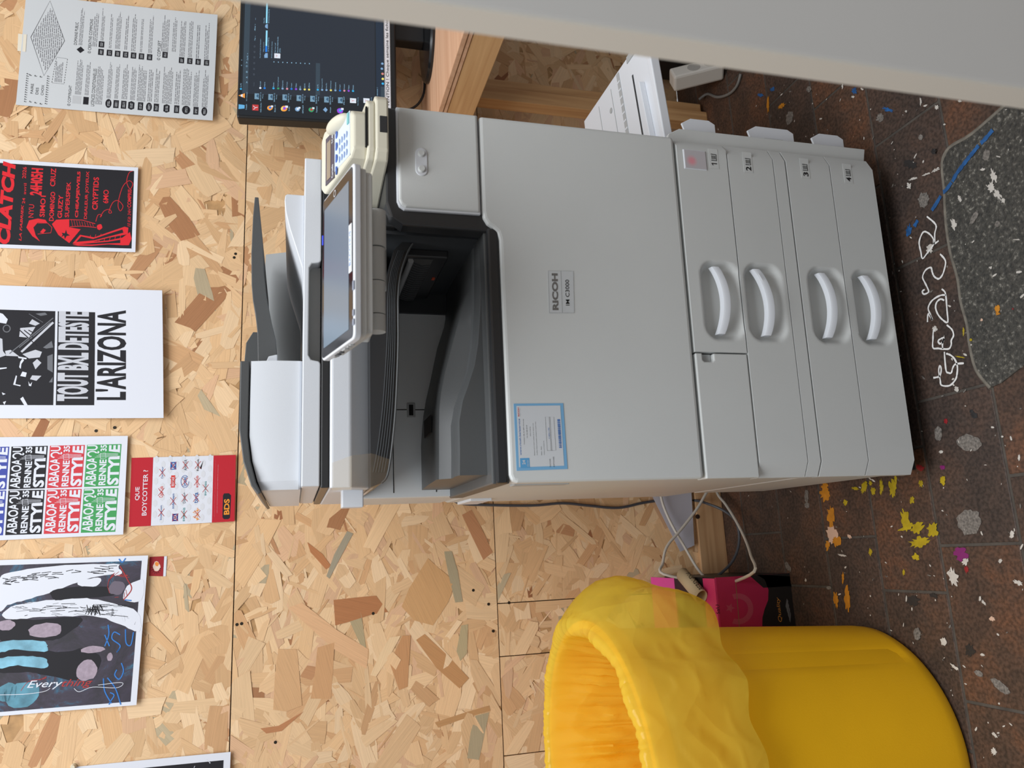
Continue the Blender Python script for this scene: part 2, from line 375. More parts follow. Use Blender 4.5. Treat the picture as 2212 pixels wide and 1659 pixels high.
# ------------------------------------------------------------------ the floor: worn clay tiles, mortar patch, paint
floor = empty('floor', (0, 0, 0)); floor['kind'] = 'structure'; floor['label'] = 'worn brown clay tile floor spattered with paint'
grout = mat('grout', rgb(74, 68, 62), 0.8, var=0.3, vscale=30, bump=0.4, bscale=200)
MB().box(-3.5, 3.5, -4.5, WY, -0.03, -0.0016).build('floor_bed', grout, floor)
def tilemat(i, c1, c2, c3):
    m = bpy.data.materials.new('clay_tile_%d' % i); m.use_nodes = True; nt = m.node_tree; b = nt.nodes['Principled BSDF']
    tc = nt.nodes.new('ShaderNodeTexCoord')
    n1 = nt.nodes.new('ShaderNodeTexNoise'); n1.inputs['Scale'].default_value = 9; n1.inputs['Detail'].default_value = 8; n1.inputs['Roughness'].default_value = 0.7
    n2 = nt.nodes.new('ShaderNodeTexNoise'); n2.inputs['Scale'].default_value = 170; n2.inputs['Detail'].default_value = 3
    nt.links.new(tc.outputs['Object'], n1.inputs['Vector']); nt.links.new(tc.outputs['Object'], n2.inputs['Vector'])
    cr = nt.nodes.new('ShaderNodeValToRGB'); e = cr.color_ramp.elements
    e[0].position = 0.30; e[0].color = c1; e[1].position = 0.72; e[1].color = c3; x = e.new(0.5); x.color = c2
    nt.links.new(n1.outputs['Fac'], cr.inputs[0])
    cr2 = nt.nodes.new('ShaderNodeValToRGB'); cr2.color_ramp.elements[0].position = 0.38; cr2.color_ramp.elements[0].color = (0.55, 0.55, 0.55, 1); cr2.color_ramp.elements[1].position = 0.60; cr2.color_ramp.elements[1].color = (1.25, 1.22, 1.2, 1)
    nt.links.new(n2.outputs['Fac'], cr2.inputs[0])
    mx = nt.nodes.new('ShaderNodeMix'); mx.data_type = 'RGBA'; mx.blend_type = 'MULTIPLY'; mx.inputs[0].default_value = 0.8
    nt.links.new(cr.outputs[0], mx.inputs[6]); nt.links.new(cr2.outputs[0], mx.inputs[7]); nt.links.new(mx.outputs[2], b.inputs['Base Color'])
    b.inputs['Roughness'].default_value = 0.55; b.inputs['Specular IOR Level'].default_value = 0.35
    bp = nt.nodes.new('ShaderNodeBump'); bp.inputs['Strength'].default_value = 0.35; bp.inputs['Distance'].default_value = 0.001
    nt.links.new(n2.outputs['Fac'], bp.inputs['Height']); nt.links.new(bp.outputs[0], b.inputs['Normal'])
    return m
TM = [tilemat(0, rgb(50, 44, 41), rgb(74, 59, 51), rgb(98, 70, 54)), tilemat(1, rgb(54, 46, 42), rgb(82, 62, 51), rgb(112, 74, 52)),
      tilemat(2, rgb(50, 44, 42), rgb(70, 58, 52), rgb(88, 67, 56))]
rows = [-0.124 - 0.1565*k for k in range(8, 0, -1)] + [-0.124, 0.036, 0.190, 0.342, 0.496, 0.650, WY-0.002]
offs = {-0.124: -0.122, 0.036: -0.2015, 0.190: -0.10, 0.342: -0.199, 0.496: -0.08, 0.65: -0.18}
tme = {}
for r in range(len(rows)-1):
    y0, y1 = rows[r], rows[r+1]; o0 = offs.get(round(y0, 3), -0.018 if abs(y0+0.2805) < 0.01 else random.uniform(-0.2, 0))
    k0 = int((-1.15-o0)/0.2545)
    for k in range(k0, k0+12):
        xa = o0 + 0.2545*k
        if xa > 1.55: break
        g = 0.0022; key = (round(y1-y0, 3), random.randrange(3))
        if key not in tme:
            mb = MB(); mb.box(-0.12725+g, 0.12725-g, g-(y1-y0)/2, (y1-y0)/2-g, -0.012, 0.0)
            t = mb.build('tile', TM[key[1]], floor, bevel=0.0018); tme[key] = t.data; first = t
        else:
            t = bpy.data.objects.new('tile', tme[key]); COL.objects.link(t); t.parent = floor
            bv = t.modifiers.new('bevel', 'BEVEL'); bv.width = 0.0018; bv.segments = 2
        t.location = (xa+0.12725, (y0+y1)/2, random.uniform(-0.0006, 0.0))
        t.rotation_euler = (0, 0, random.choice((0, pi)))
# mortar patch in front of the copier on the right
mort = bpy.data.materials.new('mortar'); mort.use_nodes = True; nt = mort.node_tree; b = nt.nodes['Principled BSDF']; b.inputs['Roughness'].default_value = 0.5
tc = nt.nodes.new('ShaderNodeTexCoord'); v1 = nt.nodes.new('ShaderNodeTexNoise'); v1.inputs['Scale'].default_value = 150; v1.inputs['Detail'].default_value = 6; v1.inputs['Roughness'].default_value = 0.65
v2 = nt.nodes.new('ShaderNodeTexVoronoi'); v2.inputs['Scale'].default_value = 130
for q_ in (v1, v2): nt.links.new(tc.outputs['Object'], q_.inputs['Vector'])
cr = nt.nodes.new('ShaderNodeValToRGB'); e = cr.color_ramp.elements; e[0].position = 0.36; e[0].color = rgb(44, 43, 40); e[1].position = 0.74; e[1].color = rgb(158, 154, 144); x = e.new(0.57); x.color = rgb(74, 71, 65)
nt.links.new(v1.outputs['Fac'], cr.inputs[0]); nt.links.new(cr.outputs[0], b.inputs['Base Color'])
bp = nt.nodes.new('ShaderNodeBump'); bp.inputs['Strength'].default_value = 0.8; bp.inputs['Distance'].default_value = 0.003
nt.links.new(v1.outputs['Fac'], bp.inputs['Height']); nt.links.new(bp.outputs[0], b.inputs['Normal'])
pp = [(0.1244, -0.123), (0.159, -0.103), (0.2, -0.099), (0.239, -0.101), (0.28, -0.097), (0.322, -0.099), (0.37, -0.094), (0.425, -0.096), (0.48, -0.104), (0.53, -0.110), (0.548, -0.13), (0.547, -0.176), (0.56, -0.25), (0.6, -0.62), (0.12, -0.62), (0.15, -0.30), (0.145, -0.188), (0.128, -0.145)]
MB().prism(pp, 2, -0.004, 0.0022).build('mortar_patch', mort, floor, bevel=0.0015)
edge = mat('mortar_edge', rgb(112, 106, 96), 0.75, var=0.3, vscale=60, bump=0.5, bscale=180)
MB().tube([(x, y, -0.0008) for x, y in pp[:13]], 0.0042, 8, 4).build('mortar_edge', edge, floor, smooth=True)
# paint: every mark is a thin film lying on the tiles
PZ = 0.0006
pm = {'white': mat('paint_white', rgb(196, 190, 182), 0.45, var=0.12, vscale=90), 'yellow': mat('paint_yellow', rgb(168, 146, 22), 0.4, var=0.2, vscale=60), 'ochre': mat('paint_ochre', rgb(190, 124, 28), 0.45, var=0.15, vscale=70),
      'blue': mat('paint_blue', rgb(30, 84, 140), 0.6, var=0.45, vscale=60), 'purple': mat('paint_purple', rgb(122, 30, 100), 0.5), 'red': mat('paint_red', rgb(140, 28, 34), 0.5),
      'grey': mat('scuff_grey', rgb(112, 106, 100), 0.8, var=0.5, vscale=260), 'dark': mat('tar_dark', rgb(40, 38, 38), 0.5), 'pink': mat('paint_pink', rgb(206, 172, 150), 0.5)}
pb = {}
def fl(zx, zy, zo): return onfloor(zo[0]+zx/zo[2], zo[1]+zy/zo[2])
def splat(zx, zy, rx, ry, zo, key, rot=0, n=26, j=0.22, z=PZ):
    pts = []; j *= (0.5 if key == 'grey' else 1.2)
    if key in ('white', 'grey', 'dark', 'pink'): rx *= 0.8; ry *= 0.8
    for k in range(n):
        a = 2*pi*k/n; r = 1+random.uniform(-j, j); x, y = cos(a)*rx*r, sin(a)*ry*r
        q = fl(zx+x*cos(rot)-y*sin(rot), zy+x*sin(rot)+y*cos(rot), zo); pts.append((q.x, q.y, z+0.0025*(-0.62 < q.y < -0.1 and 0.13 < q.x < 0.56)))
    c = sum((Vector(p) for p in pts), Vector())/n
    pb.setdefault(key, MB()).add([tuple(c+Vector((0, 0, 0.0004)))]+pts, [(0, k+1, (k+1) % n+1) for k in range(n)])
def stroke(zp, zo, wd, key, z=PZ+0.0003):
    P = [fl(x, y, zo) for x, y in zp]; Q = []
    for i in range(len(P)-1):
        a, b2, c, d = P[max(i-1,0)], P[i], P[i+1], P[min(i+2,len(P)-1)]
        for k in range(4):
            t = k/4; Q.append(0.5*((2*b2)+(c-a)*t+(2*a-5*b2+4*c-d)*t*t+(3*b2-a-3*c+d)*t**3))
    Q.append(P[-1]); L = []; R = []
    for i, p in enumerate(Q):
        t = Q[min(i+1,len(Q)-1)]-Q[max(i-1,0)]; t.normalize(); nn = Vector((-t.y, t.x, 0))*wd/2*random.uniform(0.8, 1.2)
        u = Vector((0, 0, z+0.0025*(-0.62 < p.y < -0.1 and 0.13 < p.x < 0.56))); L.append(p+nn+u); R.append(p-nn+u)
    k = len(Q); pb.setdefault(key, MB()).add(L+R, [(i, i+1, k+i+1, k+i) for i in range(k-1)])
A4 = (1700, 200, 3.318); A5 = (1800, 650, 4.046); A6 = (1600, 1000, 3.614); A3 = (1600, 1250, 3.614); A8 = (1500, 0, 3.107)
for ln in ([(1005,888),(1070,948),(1062,1010),(1058,1080),(1015,1140),(975,1190),(962,1140),(950,1080),(962,1030),(985,997),(1020,1010),(1050,1045),(1058,1082),(1090,1062)],
           [(1100,1157),(1130,1190),(1140,1220),(1130,1270),(1115,1310),(1090,1335),(1060,1320),(1045,1290),(1035,1255),(1005,1265),(985,1290),(975,1325),(990,1360),(1010,1400),(1017,1430),(985,1445),(972,1425),(990,1412)],
           [(1112,1408),(1135,1430),(1143,1470),(1150,1560),(1155,1645),(1120,1630),(1085,1590),(1068,1540),(1078,1500),(1105,1480),(1130,1490)], [(1142,1452),(1110,1452),(1070,1470),(1035,1500),(1015,1545),(1030,1590),(1045,1630)], [(1045,1632),(1015,1585),(1010,1645)]):
    stroke(ln, A4, 0.0031, 'line')
for ln in ([(895,240),(878,270),(875,330),(875,410),(920,415),(960,420),(1015,418),(1035,380),(1035,345),(1055,300),(1040,250),(995,210)], [(975,320),(945,330),(920,350),(935,375),(960,360),(970,328),(958,370),(960,420)],
           [(975,445),(978,500),(990,610),(1010,628),(1035,628),(1050,580),(1075,552),(1145,545)], [(990,460),(1030,475),(1065,510),(1088,570),(1085,640),(1070,690),(1020,740),(950,737),(938,690),(925,610),(935,565),(947,600),(935,655),(905,668),(878,672)]):
    stroke(ln, A5, 0.0031, 'line')
pm['line'] = mat('paint_marker_white', rgb(226, 224, 222), 0.45)
for (x, y, rx, ry, k, rt) in [(1490,600,24,55,'white',-.2),(1475,680,32,50,'white',-.2),(1520,730,26,45,'white',-.5),(1560,775,18,20,'white',0),(1415,552,22,12,'white',0),(1205,945,24,45,'white',-.3),(1248,760,13,30,'white',-.3),(1470,1255,14,12,'white',0),(1525,460,18,6,'white',.2),(1520,940,22,28,'grey',.4),(1350,900,22,70,'grey',.5),(1660,1055,28,6,'white',0),
        (1070,555,40,13,'white',-.35),(1000,585,34,9,'white',-.3),(905,618,40,10,'white',-.3),(878,668,20,26,'white',0),(978,495,7,12,'white',.3),(1240,60,14,10,'white',0),(855,135,8,10,'white',0),(1130,228,10,8,'white',0),(960,320,20,26,'grey',.2),(980,770,48,70,'grey',.15),(1440,450,32,50,'grey',.2),(880,510,60,40,'dark',.3),(1060,420,26,26,'dark',0),
        (875,990,16,42,'blue',.15),(1025,1120,26,40,'white',.3),(1520,1545,16,22,'ochre',0),(1520,1585,14,14,'ochre',0),(1405,1632,10,10,'pink',0),(1630,1550,6,6,'red',0)]:
    splat(x, y, rx, ry, A4, k, rt, j=0.35 if k != 'dark' else 0.3)
for seg in ([(1485,270),(1440,325),(1400,365)], [(1385,380),(1345,430),(1300,485),(1262,535),(1225,585),(1195,640)], [(1190,645),(1150,700),(1130,715)], [(1105,740),(1070,800),(1040,845)], [(940,915),(915,960)]):
    stroke(seg, A4, 0.0075, 'blue')
for (x, y, rx, ry, k, rt) in [(1080,770,22,32,'white',-.2),(1155,470,22,12,'white',.6),(1235,1000,42,30,'dark',.6),(1210,965,22,18,'dark',0),(1190,1240,130,90,'grey',.2),(920,1160,40,80,'grey',0),(985,1050,16,24,'red',0),(958,1455,22,20,'purple',0),(960,1570,18,40,'yellow',0),(1395,1105,16,12,'white',.3),(1555,1200,10,28,'white',-.3),(1625,1370,12,34,'white',0),(945,1320,22,16,'white',0),(1445,70,20,30,'ochre',0),(1310,165,14,14,'pink',0),(1215,340,12,12,'yellow',0),(1140,270,8,36,'yellow',0),(1110,490,40,5,'yellow',.2),(760,1460,36,24,'red',.3),(890,245,26,30,'white',0)]:
    splat(x, y, rx, ry, A5, k, rt)
for (x, y, rx, ry, k, rt) in [(660,240,34,60,'ochre',0),(660,180,24,40,'ochre',0),(705,420,26,80,'ochre',-.1),(715,560,50,90,'pink',-.15),(740,600,34,50,'ochre',-.3),(680,640,14,40,'ochre',0),(1660,890,46,85,'white',-.25),(2120,560,22,42,'white',.4),(2030,765,24,16,'white',-.6),(1785,460,118,128,'grey',0),(1720,710,52,44,'purple',.5),(1755,770,26,34,'white',.4),(1765,830,16,26,'red',0),
        (1960,1215,22,20,'pink',.4),(2170,935,44,20,'white',.4),(1900,1090,30,12,'white',.8),(1870,1060,12,22,'white',0),(850,575,24,16,'pink',.3),(790,720,40,10,'white',.2),(1370,730,28,22,'yellow',.6),(1400,620,80,38,'yellow',-.2),(1300,500,60,24,'yellow',-.4),(1290,440,30,80,'yellow',-.2),(1380,510,50,36,'yellow',-.6),(1190,200,30,60,'yellow',-.1),(1100,190,14,55,'yellow',0),(965,190,20,50,'yellow',.3),(895,200,30,10,'yellow',.2),(1015,160,13,18,'yellow',0),(1035,222,18,26,'yellow',0),(820,310,16,22,'yellow',0),(1015,695,14,26,'yellow',0),(1275,855,10,20,'yellow',0),(1340,290,18,28,'yellow',0),(1580,135,20,34,'yellow',0),(1500,525,40,50,'yellow',.3),(1410,160,16,30,'yellow',0),(1210,120,10,40,'yellow',0),
        (745,1070,18,55,'ochre',-.1),(835,1060,24,90,'ochre',-.08),(800,900,9,40,'ochre',0),(1380,1335,34,60,'grey',-.1),(1585,1390,24,34,'white',-.3),(1345,1080,60,45,'dark',0),(1510,1035,40,20,'dark',.4),(515,260,18,70,'grey',0),(520,330,24,28,'grey',0),(370,810,22,50,'grey',-.5),(510,915,10,14,'white',0),(690,975,24,16,'grey',0)]:
    splat(x, y, rx, ry, A6, k, rt, j=0.3)
for (x, y, rx, ry, k, rt) in [(1380,430,34,60,'grey',-.1),(1585,495,24,34,'white',-.2),(1670,690,48,14,'white',.7),(1980,1350,24,34,'white',-.3),(2030,840,110,40,'grey',.7),(1860,740,46,26,'grey',.5),(1790,560,46,60,'dark',0),(1965,315,24,20,'pink',.3),(1890,595,18,14,'white',0),(1985,1220,30,14,'white',.8)]:
    splat(x, y, rx, ry, A3, k, rt, j=0.3)
for (x, y, rx, ry, k, rt) in [(585,712,26,14,'ochre',-.6),(590,712,12,7,'dark',-.5),(640,790,28,60,'grey',.2),(1250,790,30,34,'grey',0),(1520,680,7,30,'white',0),(1628,720,16,18,'white',0),(495,700,8,70,'ochre',0),(770,600,20,24,'grey',.2),(995,580,6,22,'white',0),(525,600,16,14,'blue',0),(445,640,18,12,'blue',0),(1075,610,16,20,'blue',0),(1300,735,40,12,'blue',.3),(1065,650,14,10,'white',0)]:
    splat(x, y, rx, ry, A8, k, rt, j=0.35)
for i in range(420):                                  # spatter too fine to count
    q = Vector((random.uniform(-0.5, 1.0), random.triangular(-0.30, 0.72, -0.05), 0)); r = random.choice((0.0006, 0.0008, 0.001, 0.0013, 0.0018)); n = 7; e_ = random.uniform(1, 3.5); a0 = random.uniform(0, pi)
    zz = PZ+0.0001+0.0025*(-0.62 < q.y < -0.1 and 0.13 < q.x < 0.56)
    pts = []
    for k in range(n):
        a = 2*pi*k/n; x, y = cos(a)*r*e_*random.uniform(.7, 1.2), sin(a)*r*random.uniform(.7, 1.2)
        pts.append((q.x+x*cos(a0)-y*sin(a0), q.y+x*sin(a0)+y*cos(a0), zz))
    pb.setdefault(random.choice(('specks', 'specks', 'specks', 'specks2')), MB()).add(pts, [tuple(range(n))])
pm['specks'] = pm['white']; pm['specks2'] = pm['grey']
nm = {'line': 'painted_scribble', 'specks': 'white_spatter', 'specks2': 'grey_spatter', 'grey': 'grey_scuffs', 'dark': 'dark_stains'}
for k, b_ in pb.items():
    o = b_.build(nm.get(k, k+'_paint'), pm[k], floor)
    o['kind'] = 'stuff'

# ------------------------------------------------------------------ the photocopier (local frame: x right, y back, z up, front face y = 0)
PLG = mat('copier_light_grey', rgb(206, 209, 208), 0.46, 0.4, var=0.02, vscale=5, bump=0.08, bscale=900)
PLW = mat('copier_white', rgb(216, 220, 226), 0.42, 0.4, bump=0.06, bscale=900)
PMG = mat('copier_mid_grey', rgb(176, 179, 180), 0.5, 0.4, bump=0.06, bscale=900)
PGR = mat('copier_bay_grey', rgb(226, 230, 232), 0.5, 0.4)
PDK = mat('copier_charcoal', rgb(82, 84, 85), 0.42, 0.45, bump=0.12, bscale=1100)
PBK = mat('copier_black', rgb(46, 47, 49), 0.32, 0.5)
PDM = mat('copier_dark_inside', rgb(62, 65, 68), 0.5, 0.3)
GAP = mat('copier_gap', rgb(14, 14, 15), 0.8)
cp = empty('photocopier', (0, 0, 0), ANG)
tag(cp, 'large light grey multifunction photocopier with four paper drawers and tilted touch panel', 'photocopier')
L2 = lambda v: RZi @ Vector(v)
FN = RZ @ Vector((0, -1, 0))
def W3(x, y, z): return RZ @ Vector((x, y, z))
def fpx(px, py, y=0.0):                                # pixel -> local point on a plane parallel to the copier front
    return L2(hit(px, py, W3(0, y, 0), FN))
X0, X1, YB = 0.003, 0.592, 0.56
# carcass
MB().box(X0, X1, 0.032, 0.45, 0.062, 0.244).build('paper_bank_body', PLG, cp, bevel=0.006)
MB().box(X0, X1, 0.032, YB, 0.2465, 0.776).build('main_body', PLG, cp, bevel=0.008)
MB().box(X0, X1-0.002, 0.345, YB, 0.778, 0.972).build('rear_body', PLG, cp, bevel=0.006)
MB().box(0.40, X1-0.002, 0.034, 0.346, 0.778, 0.935).build('right_column', PDM, cp, bevel=0.004)
MB().box(0.01, 0.575, 0.03, 0.5, 0.03, 0.063).build('base_plinth', GAP, cp)
for x, y in ((0.05, 0.07), (0.53, 0.07), (0.05, 0.46), (0.53, 0.46)):
    MB().cyl((x-0.011, y, 0.0165), (x+0.011, y, 0.0165), 0.0165, 18).build('caster', PBK, cp, smooth=True)
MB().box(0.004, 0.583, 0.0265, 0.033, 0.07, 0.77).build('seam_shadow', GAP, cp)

# drawers: a front with a dished grip and an arched handle
def drawer(name, x0, x1, z0, z1, zc, tilt=0.0, plain=False):
    mb = MB(); nx, nz = 96, 26; hx, hz = 0.067, 0.0315; xc = 0.2955
    xs = sorted(set([x0 + (x1-x0)*i/24 for i in range(25)] + [xc-0.085+0.17*i/60 for i in range(61)])); nx = len(xs)-1
    r = 0.013
    def yy(x, z):
        dx = max(abs(x-xc)-(hx-0.024), 0); dz = max(abs(z-zc)-(hz-0.020), 0)
        d = sqrt(dx*dx*0.9+dz*dz) - 0.020
        t = min(1, max(0, 0.5 - d/0.013)); t = t*t*(3-2*t)
        up = min(1, max(0, (z-(zc-hz))/(2*hz)))
        e = 0.0
        for q in (x-x0, x1-x):
            if q < r and ((q == x-x0 and x0 < 0.1) or (q == x1-x)): e = max(e, r - sqrt(max(0, r*r-(r-q)**2)))
        return (0 if plain else t*(0.008 + 0.014*up)) + e
    vs = []
    for j in range(nz+1):
        for x in xs:
            z = z0 + (z1-z0)*j/nz
            vs.append((x, yy(x, z), z))
    fs = [(j*(nx+1)+i, j*(nx+1)+i+1, (j+1)*(nx+1)+i+1, (j+1)*(nx+1)+i) for j in range(nz) for i in range(nx)]
    o = len(vs)                                        # side walls back to the carcass
    rim = [(i) for i in range(nx+1)] + [j*(nx+1)+nx for j in range(1, nz+1)] + [nz*(nx+1)+i for i in range(nx-1, -1, -1)] + [j*(nx+1) for j in range(nz-1, 0, -1)]
    k = len(rim)
    vs += [(vs[i][0], 0.032, vs[i][2]) for i in rim]
    fs += [(rim[i], rim[(i+1) % k], o+(i+1) % k, o+i) for i in range(k)]
    d = mb.add(vs, fs).build(name, PLG, cp, smooth=50)
    if plain: return d
    # handle
    rings = []; N = 18
    for i in range(N+1):
        t = -1+2*i/N; x = xc + t*0.0585; sag = 0.0095*(1-t*t)
        z = zc + 0.010 - sag + tilt*t; y = 0.004 - 0.011*(1-t*t)**0.8
        h, dp = 0.0066, 0.0055
        rings.append([(x, y-dp*0.7, z+h*0.75), (x, y-dp, z+h*0.3), (x, y-dp, z-h), (x, y+dp, z-h), (x, y+dp, z+h)])
    MB().loft(rings).build('handle', PLW, d, smooth=30)
    # hatch plate behind the handle
    pts = [(xc+cos(a)*0.052, zc+0.004+sin(a)*0.017) for a in [2*pi*k/28 for k in range(28)]]
    MB().prism(pts, 1, 0.0195, 0.0255).build('grip_plate', PLG, d)
    return d
d1 = drawer('drawer', 0.206, 0.587, 0.3632, 0.4588, 0.398)
d2 = drawer('drawer', 0.0, 0.587, 0.2712, 0.3608, 0.3155, 0.0045)
d3 = drawer('drawer', 0.0, 0.587, 0.1528, 0.2428, 0.190)
d4 = drawer('drawer', 0.0, 0.587, 0.0580, 0.1505, 0.0995)
drawer('lower_trim', 0.0, 0.587, 0.2462, 0.2692, 0.25, plain=True)
# notch at upper right
fp = MB().prism(
     [(0.0, 0.3632), (0.2038, 0.3632), (0.2038, 0.426), (0.1925, 0.426), (0.1895, 0.429), (0.1895, 0.443), (0.1925, 0.446), (0.2038, 0.446), (0.2038, 0.4588), (0.0, 0.4588)], 1, 0.0, 0.032)
fpo = fp.build('small_front_panel', PLG, cp, bevel=0.003)
MB().box(0.188, 0.2036, 0.009, 0.013, 0.427, 0.445).build('finger_notch', PMG, fpo)
# indicator window on the top drawer
MB().prism([(0.5285, 0.4035), (0.5655, 0.4035), (0.5655, 0.4475), (0.5285, 0.4475)], 1, -0.0012, 0.003).build('window_frame', PLW, d1, bevel=0.0015)
wm = bpy.data.materials.new('indicator_window'); wm.use_nodes = True; nt = wm.node_tree; b = nt.nodes['Principled BSDF']
tc = nt.nodes.new('ShaderNodeTexCoord'); gm = nt.nodes.new('ShaderNodeVectorMath'); gm.operation = 'DISTANCE'; gm.inputs[1].default_value = (0.544, -0.001, 0.4325)
nt.links.new(tc.outputs['Object'], gm.inputs[0]); cr = nt.nodes.new('ShaderNodeValToRGB'); cr.color_ramp.elements[0].position = 0.003; cr.color_ramp.elements[0].color = rgb(226, 150, 160); cr.color_ramp.elements[1].position = 0.011; cr.color_ramp.elements[1].color = rgb(192, 188, 192)
nt.links.new(gm.outputs['Value'], cr.inputs[0]); nt.links.new(cr.outputs[0], b.inputs['Base Color']); b.inputs['Roughness'].default_value = 0.2
MB().box(0.5305, 0.5635, -0.0018, 0.0, 0.4055, 0.4455).build('indicator_window', wm, d1)
# front door with its step round the toner cover
dp = [(0.0, 0.4625), (0.587, 0.4625), (0.587, 0.8065), (0.424, 0.8065), (0.412, 0.8045), (0.402, 0.7985), (0.3965, 0.790), (0.390, 0.7835), (0.378, 0.7805), (0.012, 0.7805), (0.003, 0.777), (0.0, 0.768)]
MB().prism(dp, 1, 0.0, 0.032).build('front_door', PLG, cp, bevel=0.006, seg=3)
# black surround of the outlet and the toner cover
MB().prism([(0.392, 0.782), (0.405, 0.7995), (0.424, 0.8075), (0.588, 0.8075), (0.588, 0.955), (0.43, 0.955), (0.406, 0.948), (0.394, 0.930)], 1, 0.006, 0.036).build('column_surround', PBK, cp, bevel=0.003)
MB().prism([(0.400, 0.936), (0.589, 0.936), (0.589, 0.955), (0.400, 0.955)], 1, 0.03, 0.42).build('column_top', PBK, cp, bevel=0.003)
MB().prism([(0.420, 0.8095), (0.5865, 0.8095), (0.5865, 0.9365), (0.432, 0.9365), (0.424, 0.9335), (0.4195, 0.926)], 1, -0.002, 0.012).build('toner_cover', PLG, cp, bevel=0.004, seg=3)
MB().prism([(0.4175, 0.8085), (0.5875, 0.8085), (0.5875, 0.9390), (0.430, 0.9390), (0.4215, 0.9355), (0.4165, 0.928)], 1, 0.001, 0.010).build('cover_bead', PLW, cp, bevel=0.002)
sp = [fpx(x, y, -0.003) for x, y in ((897, 330), (897, 366), (923, 366), (923, 330))]
sx0, sx1, sz0, sz1 = sp[1].x, sp[0].x, sp[3].z, sp[0].z
zc = (sz0+sz1)/2; rr = (sz0-sz1)/2 if sz0 > sz1 else (sz1-sz0)/2
pts = [(sx1+cos(a)*rr, zc+sin(a)*rr) for a in [-pi/2+pi*k/10 for k in range(11)]] + [(sx0+cos(a)*rr, zc+sin(a)*rr) for a in [pi/2+pi*k/10 for k in range(11)]]
sens = MB().prism(pts, 1, -0.0036, 0.0).build('sensor_bezel', PLW, cp, bevel=0.001)
for x in (sx0+0.001, sx1-0.001): MB().cyl((x, -0.0032, zc), (x, -0.0075, zc), 0.0062, 18, 0.0045).build('sensor_lens', PLG, sens, smooth=True)
# outlet bay
MB().box(0.0, 0.398, 0.003, 0.036, 0.7805, 0.7995).build('outlet_front_edge', PBK, cp, bevel=0.004)
MB().box(0.0, 0.399, 0.012, 0.345, 0.777, 0.8035).build('outlet_base', PDK, cp, bevel=0.002)
stn = [(0.016, .8480, .8690, .8600), (0.05, .8468, .8680, .8600), (0.098, .8463, .8668, .8600), (0.129, .8400, .8655, .8575), (0.155, .8300, .8620, .8545), (0.185, .8195, .8555, .8490), (0.219, .8130, .8460, .8405), (0.257, .8090, .8352, .8320), (0.287, .8065, .8257, .8250), (0.328, .8050, .8100, .8110), (0.36, .8042, .8048, .8050), (0.394, .8038, .8040, .8042)]
rings = []
for x, a, b_, c in stn:
    rings.append([(x, 0.040, 0.8030), (x, 0.040, a-0.002), (x, 0.044, a), (x, 0.072, a+0.0015), (x, 0.078, a-0.001), (x, 0.092, a+0.001), (x, 0.104, b_-0.003), (x, 0.112, b_), (x, 0.20, (b_+c)/2+0.001), (x, 0.30, c), (x, 0.34, c-0.004), (x, 0.34, 0.8030)])
tr = MB().loft(rings).build('output_tray', PDK, cp, smooth=28)
MB().box(0.098, 0.128, 0.16, 0.23, 0.8655, 0.8675).build('tray_slot', GAP, tr)
MB().box(0.004, 0.3545, 0.338, 0.346, 0.8035, 0.972).build('bay_back_panel', PGR, cp)
for zz in (0.8285, 0.9075): MB().box(0.012, 0.16 if zz < 0.85 else 0.354, 0.3372, 0.3382, zz, zz+0.0014).build('panel_seam', GAP, cp)
MB().box(0.166, 0.1673, 0.3372, 0.3382, 0.80, 0.9065).build('panel_seam', GAP, cp)
MB().box(0.152, 0.180, 0.3362, 0.3385, 0.866, 0.882).build('latch', PMG, cp, bevel=0.001)
MB().box(0.156, 0.176, 0.3355, 0.3365, 0.870, 0.878).build('latch_slot', GAP, cp)
MB().cyl((0.02, 0.3385, 0.812), (0.02, 0.3365, 0.812), 0.004, 12).build('screw_hole', GAP, cp)
MB().box(0.3545, 0.399, 0.33, 0.346, 0.8035, 0.972).build('bay_corner', PDM, cp)
MB().box(0.394, 0.402, 0.045, 0.346, 0.80, 0.972).build('bay_right_wall', PDM, cp)
ex = MB().box(0.380, 0.395, 0.10, 0.32, 0.842, 0.93).build('paper_exit', PBK, cp, bevel=0.003)
for i in range(19):
    y = 0.108+0.0108*i; MB().prism([(0.380, 0.866), (0.372, 0.871), (0.370, 0.885), (0.374, 0.897), (0.380, 0.9)], 1, y, y+0.0035).build('exit_rib', PDK, ex)
MB().cyl((0.3775, 0.11, 0.903), (0.3775, 0.31, 0.903), 0.0052, 12).build('exit_roller', PMG, ex, smooth=True)
MB().box(0.3785, 0.381, 0.196, 0.206, 0.848, 0.853).build('orange_tab', mat('orange_tab', rgb(226, 92, 56), 0.5), ex)
# upper shelf (one-bin tray) hanging under the scanner
sh = [(0.004, 0.974), (0.010, 0.958), (0.022, 0.949), (0.06, 0.9425), (0.115, 0.9365), (0.17, 0.933), (0.226, 0.9305), (0.27, 0.930), (0.303, 0.9295), (0.34, 0.925), (0.375, 0.914), (0.392, 0.905), (0.396, 0.92), (0.38, 0.935), (0.34, 0.945), (0.30, 0.952), (0.25, 0.956), (0.25, 0.974)]
up = MB().prism(sh, 1, 0.075, 0.325).build('upper_shelf', PBK, cp)
lip = [(x, 0.074, z) for x, z in sh[1:12]]
MB().tube(lip, 0.0016, 8, 4).build('shelf_lip', PDK, up, smooth=True)
for k in range(5):
    MB().tube([(x+0.004, 0.0735, z+0.005+0.0042*k*(1-0.5*x/0.4)) for x, z in sh[2:11]], 0.0009, 6, 3).build('shelf_rib', PDM, up, smooth=True)
